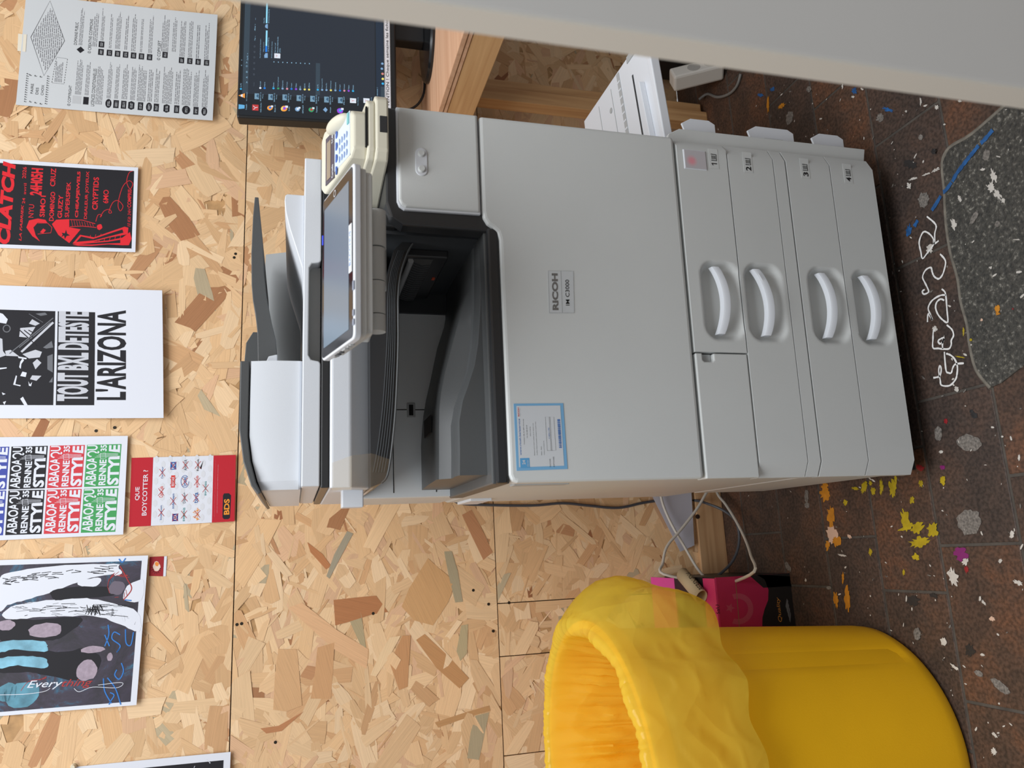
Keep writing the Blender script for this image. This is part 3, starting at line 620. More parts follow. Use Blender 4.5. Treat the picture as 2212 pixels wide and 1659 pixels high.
# scanner
prof = [(0.022, 1.0365), (0.018, 1.0335), (0.018, 1.0075), (0.045, 0.972), (0.43, 0.972), (0.43, 1.0365)]
MB().prism(prof, 0, -0.001, 0.500).build('scanner_body', PLW, cp, bevel=0.0025)
MB().box(0.01, 0.58, 0.13, 0.5, 0.962, 0.9725).build('scanner_underside', PDM, cp)
MB().box(-0.0005, 0.516, 0.021, 0.43, 1.0365, 1.0485).build('scanner_glass_rim', PBK, cp, bevel=0.002)
MB().box(0.40, 0.498, 0.06, 0.43, 0.955, 1.0365).build('scanner_hinge_block', PDK, cp, bevel=0.003)
lid = [(0.002, 1.0495), (0.178, 1.0495), (0.181, 1.0520), (0.183, 1.0625), (0.190, 1.0665), (0.322, 1.0665), (0.329, 1.0625), (0.331, 1.0520), (0.334, 1.0495), (0.4965, 1.0495), (0.4965, 1.0745), (0.002, 1.0745)]
MB().prism(lid, 1, 0.020, 0.056).build('platen_lid', PLW, cp, bevel=0.0018)
MB().box(0.002, 0.4965, 0.052, 0.43, 1.0495, 1.0742).build('platen_lid_rear', PLW, cp, bevel=0.002)
MB().box(0.182, 0.330, 0.042, 0.053, 1.0497, 1.0668).build('lid_grip_recess', PMG, cp)
# document feeder
rings = []
for x, zt, yf in ((0.183, 1.1452, 0.030), (0.12, 1.1452, 0.030), (0.075, 1.1450, 0.031), (0.04, 1.1405, 0.033), (0.012, 1.1330, 0.037), (0.0, 1.1285, 0.045), (-0.001, 1.1255, 0.07)):
    rings.append([(x, yf+0.002, 1.0750), (x, yf, 1.0780), (x, yf, 1.1115), (x, yf+0.007, zt), (x, 0.45, zt), (x, 0.45, 1.0750)])
fd = MB().loft(rings).build('feeder_housing', PLW, cp, smooth=25)
lt = [(0.183, 1.1470), (0.075, 1.1468), (0.04, 1.1425), (0.010, 1.1345), (-0.004, 1.1275), (-0.006, 1.132), (0.006, 1.1415), (0.04, 1.1525), (0.085, 1.1590), (0.183, 1.1598)]
MB().prism(lt, 1, 0.036, 0.46).build('feeder_lid', PDK, cp, bevel=0.0015)
MB().prism([(0.19, 1.0745), (0.495, 1.0745), (0.482, 1.143), (0.19, 1.150)], 1, 0.40, 0.41).build('feeder_back_plate', PMG, cp)
MB().prism([(0.30, 1.0745), (0.325, 1.0765), (0.353, 1.0850), (0.385, 1.0950), (0.41, 1.1010), (0.430, 1.1030), (0.438, 1.1020), (0.440, 1.0990), (0.440, 1.0745)], 1, 0.030, 0.385).build('exit_tray_wedge', PLW, cp, bevel=0.0015, smooth=25)
tp = [(0.184, 1.1375), (0.235, 1.1395), (0.265, 1.1430), (0.285, 1.1470), (0.31, 1.1495), (0.36, 1.1510), (0.42, 1.1500), (0.452, 1.1480), (0.452, 1.1425), (0.42, 1.1395), (0.38, 1.1350), (0.33, 1.1320), (0.29, 1.1270), (0.25, 1.1190), (0.225, 1.1130), (0.184, 1.1100)]
it = MB().prism(tp, 1, 0.075, 0.38).build('input_tray', PDK, cp, bevel=0.001)
MB().prism([(0.190, 1.1300), (0.290, 1.1350), (0.290, 1.1560), (0.270, 1.1670), (0.190, 1.1720)], 1, 0.27, 0.278).build('paper_guide', PDK, it, bevel=0.001)
MB().prism([(0.184, 1.110), (0.197, 1.110), (0.194, 1.122), (0.184, 1.126)], 1, 0.05, 0.065).build('roller_cover', PLW, it, bevel=0.001)
ic = MB().box(0.205, 0.262, 0.397, 0.4005, 1.088, 1.117).build('instruction_label', mat('label_grey', rgb(120, 122, 124), 0.5), cp)
for a in ((0.207, 0.232, 1.0895, 1.1015), (0.234, 0.260, 1.0895, 1.1015)): MB().box(a[0], a[1], 0.3963, 0.3972, a[2], a[3]).build('label_picture', PDM, ic)
MB().cyl((0.219, 0.3972, 1.097), (0.219, 0.3958, 1.097), 0.005, 14).build('yellow_mark', mat('mark_yellow', rgb(206, 160, 40), 0.5), ic)
# bracket on the left flank
MB().box(-0.026, 0.008, 0.07, 0.10, 0.985, 1.0165).build('side_bracket', PLW, cp, bevel=0.002)
# the scanner unit sits a little behind the front face
for o in list(cp.children):
    if o.name.split('.')[0] in ('scanner_body', 'scanner_glass_rim', 'scanner_hinge_block', 'platen_lid', 'platen_lid_rear', 'lid_grip_recess', 'feeder_housing', 'feeder_lid', 'feeder_back_plate', 'exit_tray_wedge', 'input_tray', 'instruction_label', 'side_bracket'):
        for q in [o]+list(o.children):
            for v in q.data.vertices:
                k = 0.075/(v.co.y+1.1); v.co = (v.co.x+(v.co.x+0.10)*k, v.co.y+0.075, v.co.z+(v.co.z-1.0833)*k)
# control panel: a slab tilted towards the user
TH = radians(15.1); TL = Vector((0.166, -0.045, 1.0497)); PW, PH = 0.2325, 0.1325
ex_ = Vector((1, 0, 0)); ed = Vector((0, -cos(TH), -sin(TH))); en = Vector((0, -sin(TH), cos(TH)))
def pan(u, v, h): return TL + ex_*u + ed*v + en*h
def slab(u0, u1, v0, v1, h0, h1, r=0.008):
    P = []
    for (cu, cv, a0) in ((u1-r, v1-r, 0), (u0+r, v1-r, pi/2), (u0+r, v0+r, pi), (u1-r, v0+r, 1.5*pi)):
        P += [(cu+cos(a0+pi/2*k/6)*r, cv+sin(a0+pi/2*k/6)*r) for k in range(7)]
    return MB().loft([[tuple(pan(u, v, h0)) for u, v in P], [tuple(pan(u, v, h1)) for u, v in P]])
cpn = slab(0, PW, 0, PH, -0.009, 0.0).build('control_panel', PLW, cp, bevel=0.0015)
slab(0.004, PW-0.003, 0.004, PH-0.003, -0.017, -0.0085).build('panel_middle_layer', PLG, cpn, bevel=0.001)
slab(0.008, PW-0.006, 0.006, PH-0.005, -0.026, -0.0165).build('panel_back_shell', PLG, cpn, bevel=0.0015)
gl = mat('screen_glass', rgb(22, 24, 28), 0.12, 0.5)
slab(0.003, PW-0.003, 0.003, PH-0.006, 0.0, 0.0006, 0.006).build('screen_glass', gl, cpn)
slab(0.016, PW-0.018, 0.010, PH-0.020, 0.0006, 0.0009, 0.001).build('display', mat('display_haze', rgb(104, 122, 138), 0.22, 0.5), cpn)  # grey-blue colour stands in for reflected haze on the dark screen
lb = slab(0.088, 0.152, PH-0.0185, PH-0.0075, 0.0009, 0.0013, 0.0005).build('name_strip', mat('label_white', rgb(226, 232, 236), 0.5), cpn)
vs_, fs_ = glyphs('BACCHUS', 0.0, 0.0)
MB().add([tuple(pan(0.097+0.046*x, PH-0.0105-0.006*y, 0.0015)) for x, y in vs_], fs_).build('lettering', mat('ink_blue', rgb(96, 140, 200), 0.5), lb)
bt = mat('key_blue_grey', rgb(140, 150, 168), 0.4)
for u in (0.021, 0.033, 0.068): slab(u-(0.004 if u < 0.05 else 0.006), u+(0.004 if u < 0.05 else 0.006), PH-0.0055, PH-0.0005, 0.0, 0.0012, 0.001).build('panel_key', bt, cpn)
slab(PW-0.066, PW-0.052, 0.001, 0.004, 0.0004, 0.001, 0.001).build('status_light', mat('status_blue', rgb(60, 80, 220), 0.4, emit=rgb(50, 80, 255), estr=1.2), cpn)
vs_, fs_ = glyphs('O', 0.0, 0.0)
MB().add([tuple(pan(PW-0.017+0.010*x, 0.062-0.010*y, 0.0014)) for x, y in vs_], fs_).build('home_mark', mat('mark_pale', rgb(190, 192, 196), 0.5), cpn)
for v0, v1 in ((0.040, 0.052), (0.058, 0.064), (0.070, 0.082), (0.090, 0.094), (0.099, 0.103)):
    c = pan(-0.0002, (v0+v1)/2, -0.0075); MB().obox(c, (0.0012, 0, 0), ed*(v1-v0)/2, en*0.0028).build('side_port', PBK if v0 < 0.06 else PMG, cpn)
for x0, x1, r in ((0.214, 0.238, 0.0130), (0.2395, 0.287, 0.0130), (0.2885, 0.338, 0.0130), (0.3395, 0.395, 0.0150)):
    MB().cyl((x0, -0.030, 0.9745), (x1, -0.030, 0.9745), r, 24).build('panel_hinge', PLG, cpn, smooth=35)
MB().box(0.205, 0.395, -0.055, -0.004, 0.982, 1.012).build('panel_neck', PLG, cpn, bevel=0.003)
MB().prism([(-0.03, 0.962), (0.05, 0.950), (0.05, 0.99), (-0.03, 0.985)], 0, 0.300, 0.392).build('panel_arm', PLG, cpn, bevel=0.003)
# right flank: open bypass tray, strip with tabs
PLT = mat('tray_white', rgb(222, 226, 232), 0.45)
def tz(x): return 0.438 + (x-0.6)*0.09
by = MB().loft([[(0.590, 0.075, tz(.59)-.010), (0.590, 0.42, tz(.59)-.010), (0.590, 0.42, tz(.59)), (0.590, 0.075, tz(.59))], [(0.845, 0.075, tz(.845)-.008), (0.845, 0.40, tz(.845)-.008), (0.845, 0.40, tz(.845)), (0.845, 0.075, tz(.845))]]).build('bypass_tray', PLT, cp, bevel=0.002)
MB().loft([[(x, 0.062, tz(x)-.012), (x, 0.076, tz(x)-.012), (x, 0.076, tz(x)+.006), (x, 0.062, tz(x)+.006)] for x in (0.60, 0.845)]).build('tray_rim', PLT, by, bevel=0.002)
MB().loft([[(x, 0.20, tz(x)), (x, 0.212, tz(x)), (x, 0.212, tz(x)+.0012), (x, 0.20, tz(x)+.0012)] for x in (0.66, 0.84)]).build('size_scale', PMG, by)
for i in range(8):
    x = 0.70+0.017*i; MB().box(x, x+0.004, 0.201, 0.211, tz(x)+.0008, tz(x)+.0022).build('scale_mark', PLT, by)
MB().loft([[(x, 0.145, tz(x)), (x, 0.15, tz(x)), (x, 0.15, tz(x)+.0008), (x, 0.145, tz(x)+.0008)] for x in (0.62, 0.80)]).build('guide_slot', PDM, by)
MB().loft([[(x, 0.10+0.05*(x-.62), tz(x)), (x, 0.108+0.05*(x-.62), tz(x)), (x, 0.108+0.05*(x-.62), tz(x)+.012), (x, 0.10+0.05*(x-.62), tz(x)+.012)] for x in (0.62, 0.76)]).build('side_guide', PLT, by, bevel=0.001)
MB().loft([[(x, 0.245, tz(x)), (x, 0.247, tz(x)), (x, 0.247, tz(x)+.0008), (x, 0.245, tz(x)+.0008)] for x in (0.64, 0.83)]).build('mould_line', PMG, by)
MB().loft([[(x, 0.312, tz(x)), (x, 0.314, tz(x)), (x, 0.314, tz(x)+.0008), (x, 0.312, tz(x)+.0008)] for x in (0.64, 0.83)]).build('mould_line', PMG, by)
MB().box(0.832, 0.846, 0.12, 0.16, tz(.84)-.009, tz(.84)+.0012).build('edge_notch', PMG, by)
for (x, y) in ((0.79, 0.26), (0.70, 0.33)): MB().cyl((x, y, tz(x)), (x, y, tz(x)+.001), 0.006, 14).build('mould_dot', PMG, by)
for (x, y) in ((0.655, 0.235), (0.665, 0.29)): MB().prism([(x-0.010, y-0.006), (x+0.010, y-0.002), (x-0.008, y+0.010)], 2, tz(x), tz(x)+0.0015).build('arrow_mark', PBK, by)
st = MB().prism([(0.592, 0.052), (0.6185, 0.046), (0.6185, 0.436), (0.6065, 0.458), (0.592, 0.463)], 1, 0.024, 0.034).build('flank_strip', PLG, cp, bevel=0.0012)
for z0, z1 in ((0.350, 0.418), (0.184, 0.283), (0.073, 0.145)):
    c = 0.012
    tb = MB().prism([(0.6185, z0+c*1.2), (0.632, z0), (0.648, z0), (0.655, z0+c), (0.655, z1-c*1.6), (0.644, z1), (0.632, z1-0.004), (0.6185, z1-c)], 1, 0.046, 0.050).build('hook_tab', PLT, st, bevel=0.0008)
    MB().box(0.6155, 0.622, 0.030, 0.050, z0+0.014, z1-0.014).build('tab_root', PLT, tb)
    if z1-z0 > 0.09: MB().box(0.628, 0.632, 0.0452, 0.0462, z0+0.025, z1-0.035).build('tab_slit', PMG, tb)
# left flank details
for z0, z1 in ((0.55, 0.76),): MB().box(X0-0.003, X0+0.002, 0.05, 0.075, z0+0.12, z1).build('flank_grip', PMG, cp, bevel=0.001)
MB().box(X0-0.005, X0+0.002, 0.43, 0.56, 0.70, 0.745).build('flank_socket_cover', PLW, cp, bevel=0.0015)

# front lettering
INK = mat('ink_black', rgb(26, 26, 28), 0.5); INKG = mat('ink_grey', rgb(112, 110, 108), 0.5)
def front_sheet(c, y, zoom):                            # corners as pixels TL TR BR BL
    P = [hit(px, py, W3(0, y, 0), FN) for px, py in c]
    return Sheet(P, FN, zoom=zoom, conv=L2)
s = front_sheet(((1186, 676), (1183.5, 585), (1238, 586), (1240, 676)), -0.0004, (1120, 540, 8.295))
s.ztext('RICOH', (609, 1080), (700, 421), 'g', bold=0.045); s.ztext('IM C3000', (846, 995), (904, 535), 'b', bold=0.004)
s.line([(0, .52), (1, .5)], 0.0006, 'e'); s.line([(0, 0), (1, 0), (1, 1), (0, 1), (0, 0)], 0.0005, 'e')
s.finish('badge', mat('badge_silver', rgb(200, 204, 206), 0.35), {'g': ('maker_lettering', INKG), 'b': ('model_lettering', INK), 'e': ('badge_line', PMG)}, parent=cp, thick=0.0004, n=1)
s = front_sheet(((1116, 1017), (1109.5, 872), (1216.5, 871), (1226, 1013)), -0.0004, (1080, 840, 7.54))
s.rect((.05, .05), (.965, .935), 'w', 1)
def stx(t, x, h, ys, ye, key='k', bold=0.0): s.ztext(t, (x, ys), (x+h-0.046*(ys-ye), ye), key, bold=bold)
stx('www.ricoh.be/eservice', 321, 31, 1082, 487, 'bl', 0.012); stx('RICOH', 292, 24, 450, 306, 'r', 0.03); stx('imagine. change.', 326, 9, 448, 308, 'g')
for t, x, h, ys, ye in (('Medialaan 28a, B-1800 Vilvoorde', 389, 15, 905, 492), ('Tel. 02-558 28 00', 436, 14, 805, 590), ('www.ricoh.be', 487, 13, 775, 615), ('Gelieve eerst intern contact op te nemen met', 555, 14, 1085, 560), ("Veuillez d'abord prendre contact en intern avec", 597, 14, 1085, 535), ('Naam - Nom', 670, 13, 1080, 938), ('Telefoon/Telephone', 716, 13, 1080, 848), ('MACHINE', 810, 18, 1272, 1140), ('SOFTWARE', 870, 18, 1272, 1106), ('www.ricoh-support.com', 976, 15, 955, 610)):
    stx(t, x, h, ys, ye)
stx('3148R611782', 793, 16, 815, 632, 'bl')
s.zrect((332, 1290), (478, 1125), 'cy', 2); s.ztext('24', (365, 1235), (410, 1160), 'w', 3, bold=0.02); s.ztext('eService', (440, 1270), (462, 1160), 'w', 3)
for za, zb in (((768, 1005), (812, 458)), ((830, 1005), (874, 458))):
    a, b_ = s.uv(*za), s.uv(*zb); u0, u1, v0, v1 = a[0], b_[0], min(a[1], b_[1]), max(a[1], b_[1]); s.line([(u0, v0), (u1, v0), (u1, v1), (u0, v1), (u0, v0)], 0.0003, 'k')
a, b_ = s.uv(900, 965), s.uv(925, 500)
u = a[0]
while u < b_[0]: wd = random.choice((.006, .01, .016)); s.rect((u, .855), (u+wd, .915), 'bar', 2, 1); u += wd + random.choice((.004, .008))
bl = mat('ink_mid_blue', rgb(48, 104, 176), 0.5)
s.finish('service_sticker', mat('sticker_blue', rgb(120, 174, 214), 0.45), {'w': ('sticker_field', mat('sticker_white', rgb(206, 210, 214), 0.45)), 'bl': ('blue_lettering', bl), 'r': ('red_lettering', mat('ink_red', rgb(196, 50, 48), 0.5)), 'g': ('grey_lettering', INKG), 'k': ('black_lettering', INK), 'cy': ('sticker_emblem', mat('sticker_cyan', rgb(92, 160, 208), 0.5)), 'bar': ('bar_code', bl)}, parent=cp, thick=0.0004, n=1)
for dr, t, q1, q2, i1, i2 in ((d1, '1', (1538, 359), (1549, 353), (1537, 350), (1547, 334)), (d2, '2', (1612, 368), (1624, 357), (1612, 356), (1622, 341)), (d3, '3', (1736, 380), (1748, 370), (1735, 368), (1745, 354)), (d4, '4', (1829, 391), (1841, 381), (1828, 378), (1838, 366))):
    pa, pb2 = fpx(q1[0], q1[1], -0.0003), fpx(i2[0], i2[1], -0.0003)
    xa, xb, zt, zb2 = pa.x-0.004, pb2.x+0.010, pa.z+0.0045, pa.z-0.0135
    s = Sheet([W3(xa, -0.0003, zt), W3(xb, -0.0003, zt), W3(xb, -0.0003, zb2), W3(xa, -0.0003, zb2)], FN, conv=L2)
    wl = xb-xa; u_ = lambda m_: m_/wl
    s.text(t, (u_(0.0035 if t != '1' else 0.0055), .22), (u_(0.0115 if t != '1' else 0.0100), .80), 'k', bold=0.02)
    a, b_ = (u_(0.0150), .22), (u_(0.0265), .78)
    u0, u1, v0, v1 = a[0], b_[0], a[1], b_[1]
    s.line([(u0, v0), (u0, v1), (u1, v1), (u1, v0)], 0.0013, 'k')
    for q in (.1, .32, .54, .76): s.rect((u0+(u1-u0)*.2, v0+(v1-v0)*q), (u1-(u1-u0)*.2, v0+(v1-v0)*(q+.1)), 'k', 2, 1)
    s.finish('number_label', PLG, {'k': ('number_lettering', INK)}, parent=dr, thick=0.0003, n=1)
# clear tape over the scanner corner
tape = bpy.data.materials.new('clear_tape'); tape.use_nodes = True; nt = tape.node_tree; b = nt.nodes['Principled BSDF']; b.inputs['Base Color'].default_value = rgb(232, 214, 180); b.inputs['Roughness'].default_value = 0.12; b.inputs['Alpha'].default_value = 0.30
MB().add([(-0.0035, 0.0165, 1.033), (0.035, 0.0165, 1.033), (0.045, 0.0165, 1.006), (0.05, 0.035, 0.976), (0.045, 0.072, 0.946), (0.015, 0.072, 0.952), (-0.0035, 0.04, 0.974), (-0.0035, 0.0165, 1.006)], [(0, 1, 2, 7), (7, 2, 3, 6), (6, 3, 4, 5)]).build('clear_tape', tape, cp)

# ------------------------------------------------------------------ copy-card reader on the copier's shoulder
CR = mat('reader_cream', rgb(216, 212, 194), 0.45, 0.4)
rd = empty('card_reader', tuple(W3(0.53, 0.03, 0.9552)), ANG)
tag(rd, 'cream copy-card reader with small display and keypad, standing on the copier', 'card reader')
O = Vector((0.53, 0.03, 0.9552))
def rl(mb): mb.v = [tuple(Vector(v)-O) for v in mb.v]; return mb
def hexa(x0, x1, xb0, xb1, y0, y1, z0, zf, zb, c=0.012):
    def ring(z, zbk): return [(x0+c, y0, z), (x1-c, y0, z), (x1, y0+c, z+(zbk-z)*.1), (xb1, y1-c, z+(zbk-z)*.9), (xb1-c, y1, zbk), (xb0+c, y1, zbk), (xb0, y1-c, z+(zbk-z)*.9), (x0, y0+c, z+(zbk-z)*.1)]
    return MB().loft([ring(z0, z0), ring(zf, zb)])
bs = rl(hexa(0.478, 0.584, 0.466, 0.592, -0.040, 0.125, 0.9552, 0.9740, 0.985)).build('reader_base', CR, rd, bevel=0.003)
rl(hexa(0.480, 0.578, 0.468, 0.588, -0.036, 0.12, 0.9745, 0.9855, 1.000)).build('reader_middle', CR, rd, bevel=0.003)
rl(MB().box(0.497, 0.560, -0.0362, -0.028, 0.9862, 0.9888)).build('card_slot', GAP, rd)
tpz = lambda y: 1.0065 + (y+0.030)*0.36
rl(hexa(0.484, 0.562, 0.466, 0.575, -0.030, 0.088, 0.9855, 1.0065, tpz(0.088))).build('reader_top', CR, rd, bevel=0.004, seg=3)
rl(MB().box(0.518, 0.545, -0.0408, -0.036, 0.957, 0.9685)).build('reader_window', PBK, rd, bevel=0.001)
def tq(x0, x1, y0, y1, h, t=0.0006, xs=0.0):
    return MB().add([(x0, y0, tpz(y0)+h), (x1, y0, tpz(y0)+h), (x1+xs, y1, tpz(y1)+h), (x0-xs, y1, tpz(y1)+h), (x0, y0, tpz(y0)+h+t), (x1, y0, tpz(y0)+h+t), (x1+xs, y1, tpz(y1)+h+t), (x0-xs, y1, tpz(y1)+h+t)], [(0,3,2,1),(4,5,6,7),(0,1,5,4),(1,2,6,5),(2,3,7,6),(3,0,4,7)])
rl(tq(0.488, 0.560, -0.020, 0.046, 0.0, 0.0006, 0.003)).build('keypad_plate', mat('keypad_pale', rgb(206, 218, 232), 0.45), rd)
dsp = rl(tq(0.476, 0.556, 0.034, 0.066, 0.0008)).build('display_plate', mat('display_plum', rgb(74, 68, 84), 0.3), rd)
rl(tq(0.482, 0.546, 0.046, 0.060, 0.0016)).build('display_window', mat('display_lcd', rgb(150, 134, 112), 0.15), dsp)
for t, x0, x1 in (('Cartadis', 0.478, 0.500), ('TC4N', 0.536, 0.553)):
    vs_, fs_ = glyphs(t, 0.01, 0); rl(MB().add([(x0+(x1-x0)*x, 0.0365+0.006*y, tpz(0.0365+0.006*y)+0.0018) for x, y in vs_], fs_)).build('lettering', mat('label_white', rgb(226, 232, 236), 0.5), dsp)
KB = mat('key_blue', rgb(96, 128, 206), 0.4)
for i, x in enumerate((0.484, 0.504, 0.524, 0.544)):
    k_ = rl(MB().prism([(x+0.0065*cos(2*pi*q/18), 0.0265+0.0052*sin(2*pi*q/18)) for q in range(18)], 2, tpz(0.0265)+0.0, tpz(0.0265)+0.0022)).build('function_key', KB, rd)
    vs_, fs_ = glyphs('F%d' % (i+1), 0.01, 0); rl(MB().add([(x-0.004+0.008*q, 0.0238+0.0055*y, tpz(0.0265)+0.0024) for q, y in vs_], fs_)).build('lettering', mat('key_ink', rgb(40, 60, 130), 0.5), k_)
for j in range(4):
    for i in range(3):
        x, y = 0.497+0.0145*i, 0.0155-0.0085*j
        rl(MB().prism([(x+0.0052*cos(2*pi*q/14), y+0.003*sin(2*pi*q/14)) for q in range(14)], 2, tpz(y), tpz(y)+0.0016)).build('key', mat('key_pale_blue', rgb(150, 172, 214), 0.4), rd)
rl(tq(0.540, 0.558, -0.0185, -0.013, 0.0006, 0.0016)).build('enter_key', mat('key_teal', rgb(120, 186, 190), 0.4), rd)
bmp = MB(); rings = []
for k in range(9):
    a = pi/2*k/8; rings.append([(0.558+0.011*cos(a)*cos(2*pi*q/20), 0.020+0.030*cos(a)*sin(2*pi*q/20), tpz(0.020+0.030*cos(a)*sin(2*pi*q/20))+0.015*sin(a)) for q in range(20)])
rl(bmp.loft(rings)).build('reader_dome', CR, rd, smooth=True)

# ------------------------------------------------------------------ desk, monitor and what lies round them
DX, DZ = 0.93, 0.767
beech = wood('beech_top', rgb(196, 150, 118), rgb(214, 172, 140), 0, 0.7)
spruce = wood('spruce', rgb(188, 140, 92), rgb(212, 168, 118), 2)
sprucey = wood('spruce_along', rgb(192, 146, 98), rgb(214, 172, 122), 1)
dk = empty('desk', (DX+0.6, 0.42, 0)); tag(dk, 'wooden desk of pale beech boards on spruce legs right of the copier', 'desk')
def dl(mb): mb.v = [(v[0]-DX-0.6, v[1]-0.42, v[2]) for v in mb.v]; return mb
dl(MB().box(DX, DX+1.2, 0.09, WY-0.004, DZ-0.021, DZ)).build('desk_top', beech, dk, bevel=0.0015)
dl(MB().box(DX-0.0006, DX+0.0004, 0.09, WY-0.005, DZ-0.0122, DZ-0.0105)).build('edge_groove', mat('groove_brown', rgb(110, 74, 44), 0.7), dk)
dl(MB().box(DX+0.002, DX+0.047, 0.11, WY-0.006, DZ-0.087, DZ-0.0215)).build('side_rail', sprucey, dk, bevel=0.002)
dl(MB().box(DX+0.048, DX+1.15, 0.62, 0.66, DZ-0.087, DZ-0.0215)).build('back_rail', spruce, dk, bevel=0.002)
for x in (1.030, 1.98):
    lg = dl(MB().box(x, x+0.036, 0.605, 0.65, 0.0, DZ-0.022)).build('leg', spruce, dk, bevel=0.002)
    dl(MB().box(x+0.0365, x+0.064, 0.614, 0.65, 0.012, DZ-0.088)).build('leg_brace', spruce, lg, bevel=0.002)
dl(MB().box(1.98, 2.016, 0.12, 0.16, 0.0, DZ-0.022)).build('leg', spruce, dk, bevel=0.002)

# monitor, leaning back five degrees
TB = radians(5.0); MO = Vector((0.917, 0.589, 0.857)); MW, MH = 0.612, 0.368
mu = Vector((1, 0, 0)); mv = Vector((0, sin(TB), cos(TB))); mn = Vector((0, -cos(TB), sin(TB)))
mon = empty('monitor', (MO.x+MW/2, 0.63, DZ)); tag(mon, 'black flat monitor showing a file window, standing on the desk', 'monitor')
OM = Vector((MO.x+MW/2, 0.63, DZ))
def mp_(u, v, h=0.0): return MO + mu*u + mv*v + mn*h - OM
def mbox(u0, u1, v0, v1, h0, h1): 
    return MB().add([tuple(mp_(u, v, h)) for h in (h0, h1) for u, v in ((u0, v0), (u1, v0), (u1, v1), (u0, v1))], [(0,3,2,1),(4,5,6,7),(0,1,5,4),(1,2,6,5),(2,3,7,6),(3,0,4,7)])
BZ = mat('monitor_black', rgb(26, 27, 29), 0.4, 0.4)
mbox(0, MW, 0, MH, -0.034, 0).build('monitor_case', BZ, mon, bevel=0.004)
mbox(0.16, MW-0.16, 0.05, MH-0.1, -0.062, -0.034).build('monitor_back', BZ, mon, bevel=0.008)
# stand
nk = MB().add([], [])
nk.prism([(0.617-0.63, 0.012), (0.655-0.63, 0.012), (0.655-0.63, 0.24), (0.635-0.63, 0.24)], 0, -0.045, 0.045).build('stand_neck', BZ, mon, bevel=0.004)
rings = []
for r, z in ((1.0, 0.0), (1.0, 0.006), (0.96, 0.011), (0.80, 0.0135), (0.0, 0.014)):
    rings.append([(0.150*r*cos(2*pi*k/48), -0.010+0.095*r*sin(2*pi*k/48), z) for k in range(48)])
MB().loft(rings).build('stand_base', mat('monitor_gloss', rgb(22, 23, 25), 0.2, 0.5), mon, smooth=30)
# the screen picture
def E_(name, c, k=1.0): return mat(name, (0, 0, 0, 1), 0.35, 0.3, emit=rgb(*c), estr=k)
P = [MO+mu*0.006+mv*(MH-0.007), MO+mu*(MW-0.006)+mv*(MH-0.007), MO+mu*(MW-0.006)+mv*0.030, MO+mu*0.006+mv*0.030]
P = [p + mn*0.0002 for p in P]
s = Sheet(P, mn, zoom=(500, 0, 6.38)); s.conv = lambda v: v - OM
U = lambda x, y: s.uv(x, y)
TX = 'tx'
a = U(90, 1280); s.rect((0.0, 0.0), (1.0, 1.0), 'desk', 1)
win0 = U(95, 1285); s.rect((win0[0], 0.012), (1.0, 0.937), 'win', 2)
tb0 = U(190, 0)[1]; tb1 = U(265, 0)[1]; s.rect((win0[0], 0.012), (1.0, tb0), 'bar0', 3); s.rect((win0[0], tb0), (1.0, tb1), 'bar1', 3)
s.rect((0, 0.945), (1, 1.0), 'task', 3)
for (zx, y) in ((1160, 1310),): s.zrect((zx, y), (1222, 875), 'bar1', 3)
def ic(zx, zy, r, key, key2=None):
    u, v = U(zx, zy); ru = r/6.38/930/s.W; rv = r/6.38/930/s.H
    s.blob((u, v), ru, rv, key, 4, 14, 0.06)
    if key2: s.blob((u+ru*.1, v+rv*.1), ru*.5, rv*.5, key2, 5, 10, 0.1)
    s.rect((u+ru*.35, v+rv*.35), (u+ru*1.1, v+rv*1.2), 'pale', 5, 1) if r > 28 and key not in ('trash',) else None
def tile(zx, zy, w_, h_, key, key2=None):
    s.zrect((zx-h_, zy+w_), (zx+h_, zy-w_), key, 4)
    if key2: s.zpoly([(zx+h_*.8, zy+w_*.7), (zx-h_*.2, zy), (zx+h_*.2, zy-w_*.7), (zx+h_*.8, zy-w_*.7)], key2, 5)
def tx(t, zx, zy, zlen, h=20, key=TX): s.ztext(t, (zx-h/2, zy), (zx+h/2, zy-zlen), key, 4)
# desktop icons
s.zpoly([(98, 1505), (100, 1440), (182, 1450), (180, 1498)], 'trash', 4); tx('Corbeille', 205, 1515, 75)
s.zpoly([(95, 1318), (185, 1355), (185, 1288)], 'orange', 4); s.zpoly([(130, 1332), (155, 1342), (155, 1300), (130, 1306)], 'pale', 5); tx('VLC media player', 212, 1395, 125)
tile(330, 1485, 38, 44, 'red'); s.zline([(305, 1512), (330, 1487), (300, 1462)], 0.0014, 'pale', 5); s.zline([(330, 1487), (362, 1480)], 0.0014, 'pale', 5); tx('Adobe Acrobat', 405, 1550, 130)
ic(530, 1490, 36, 'orange', 'blue'); tx('Blender 4.4', 600, 1545, 95)
ic(725, 1500, 44, 'orange', 'violet'); s.zpoly([(690, 1530), (680, 1500), (700, 1470), (720, 1490)], 'yellowi', 5); tx('Firefox', 795, 1530, 60)
ic(910, 1508, 34, 'steel', 'pale'); tx('GIMP 2.10.34', 985, 1565, 110)
ic(1100, 1515, 36, 'green', 'red'); tx('FreeHand', 1175, 1550, 80)
s.zpoly([(1262, 1515), (1300, 1550), (1325, 1515), (1295, 1480)], 'steel', 4); tx('Inkscape', 1365, 1555, 75)
for k_, (zx, zy) in enumerate(((1340-990, 1330), (540, 1340), (735, 1345), (930, 1355), (1118, 1365), (1310, 1375))):
    tile(zx, zy, 38, 32, 'photo', 'photo2'); tx('2026-03-1%d' % (k_+1), zx+52, zy+68, 120, 18); tx('07.png', zx+82, zy+30, 60, 16)
s2z = lambda zx, zy: (zx + (660-500)*6.38, zy)
def Q(zx, zy): return s2z(zx, zy)
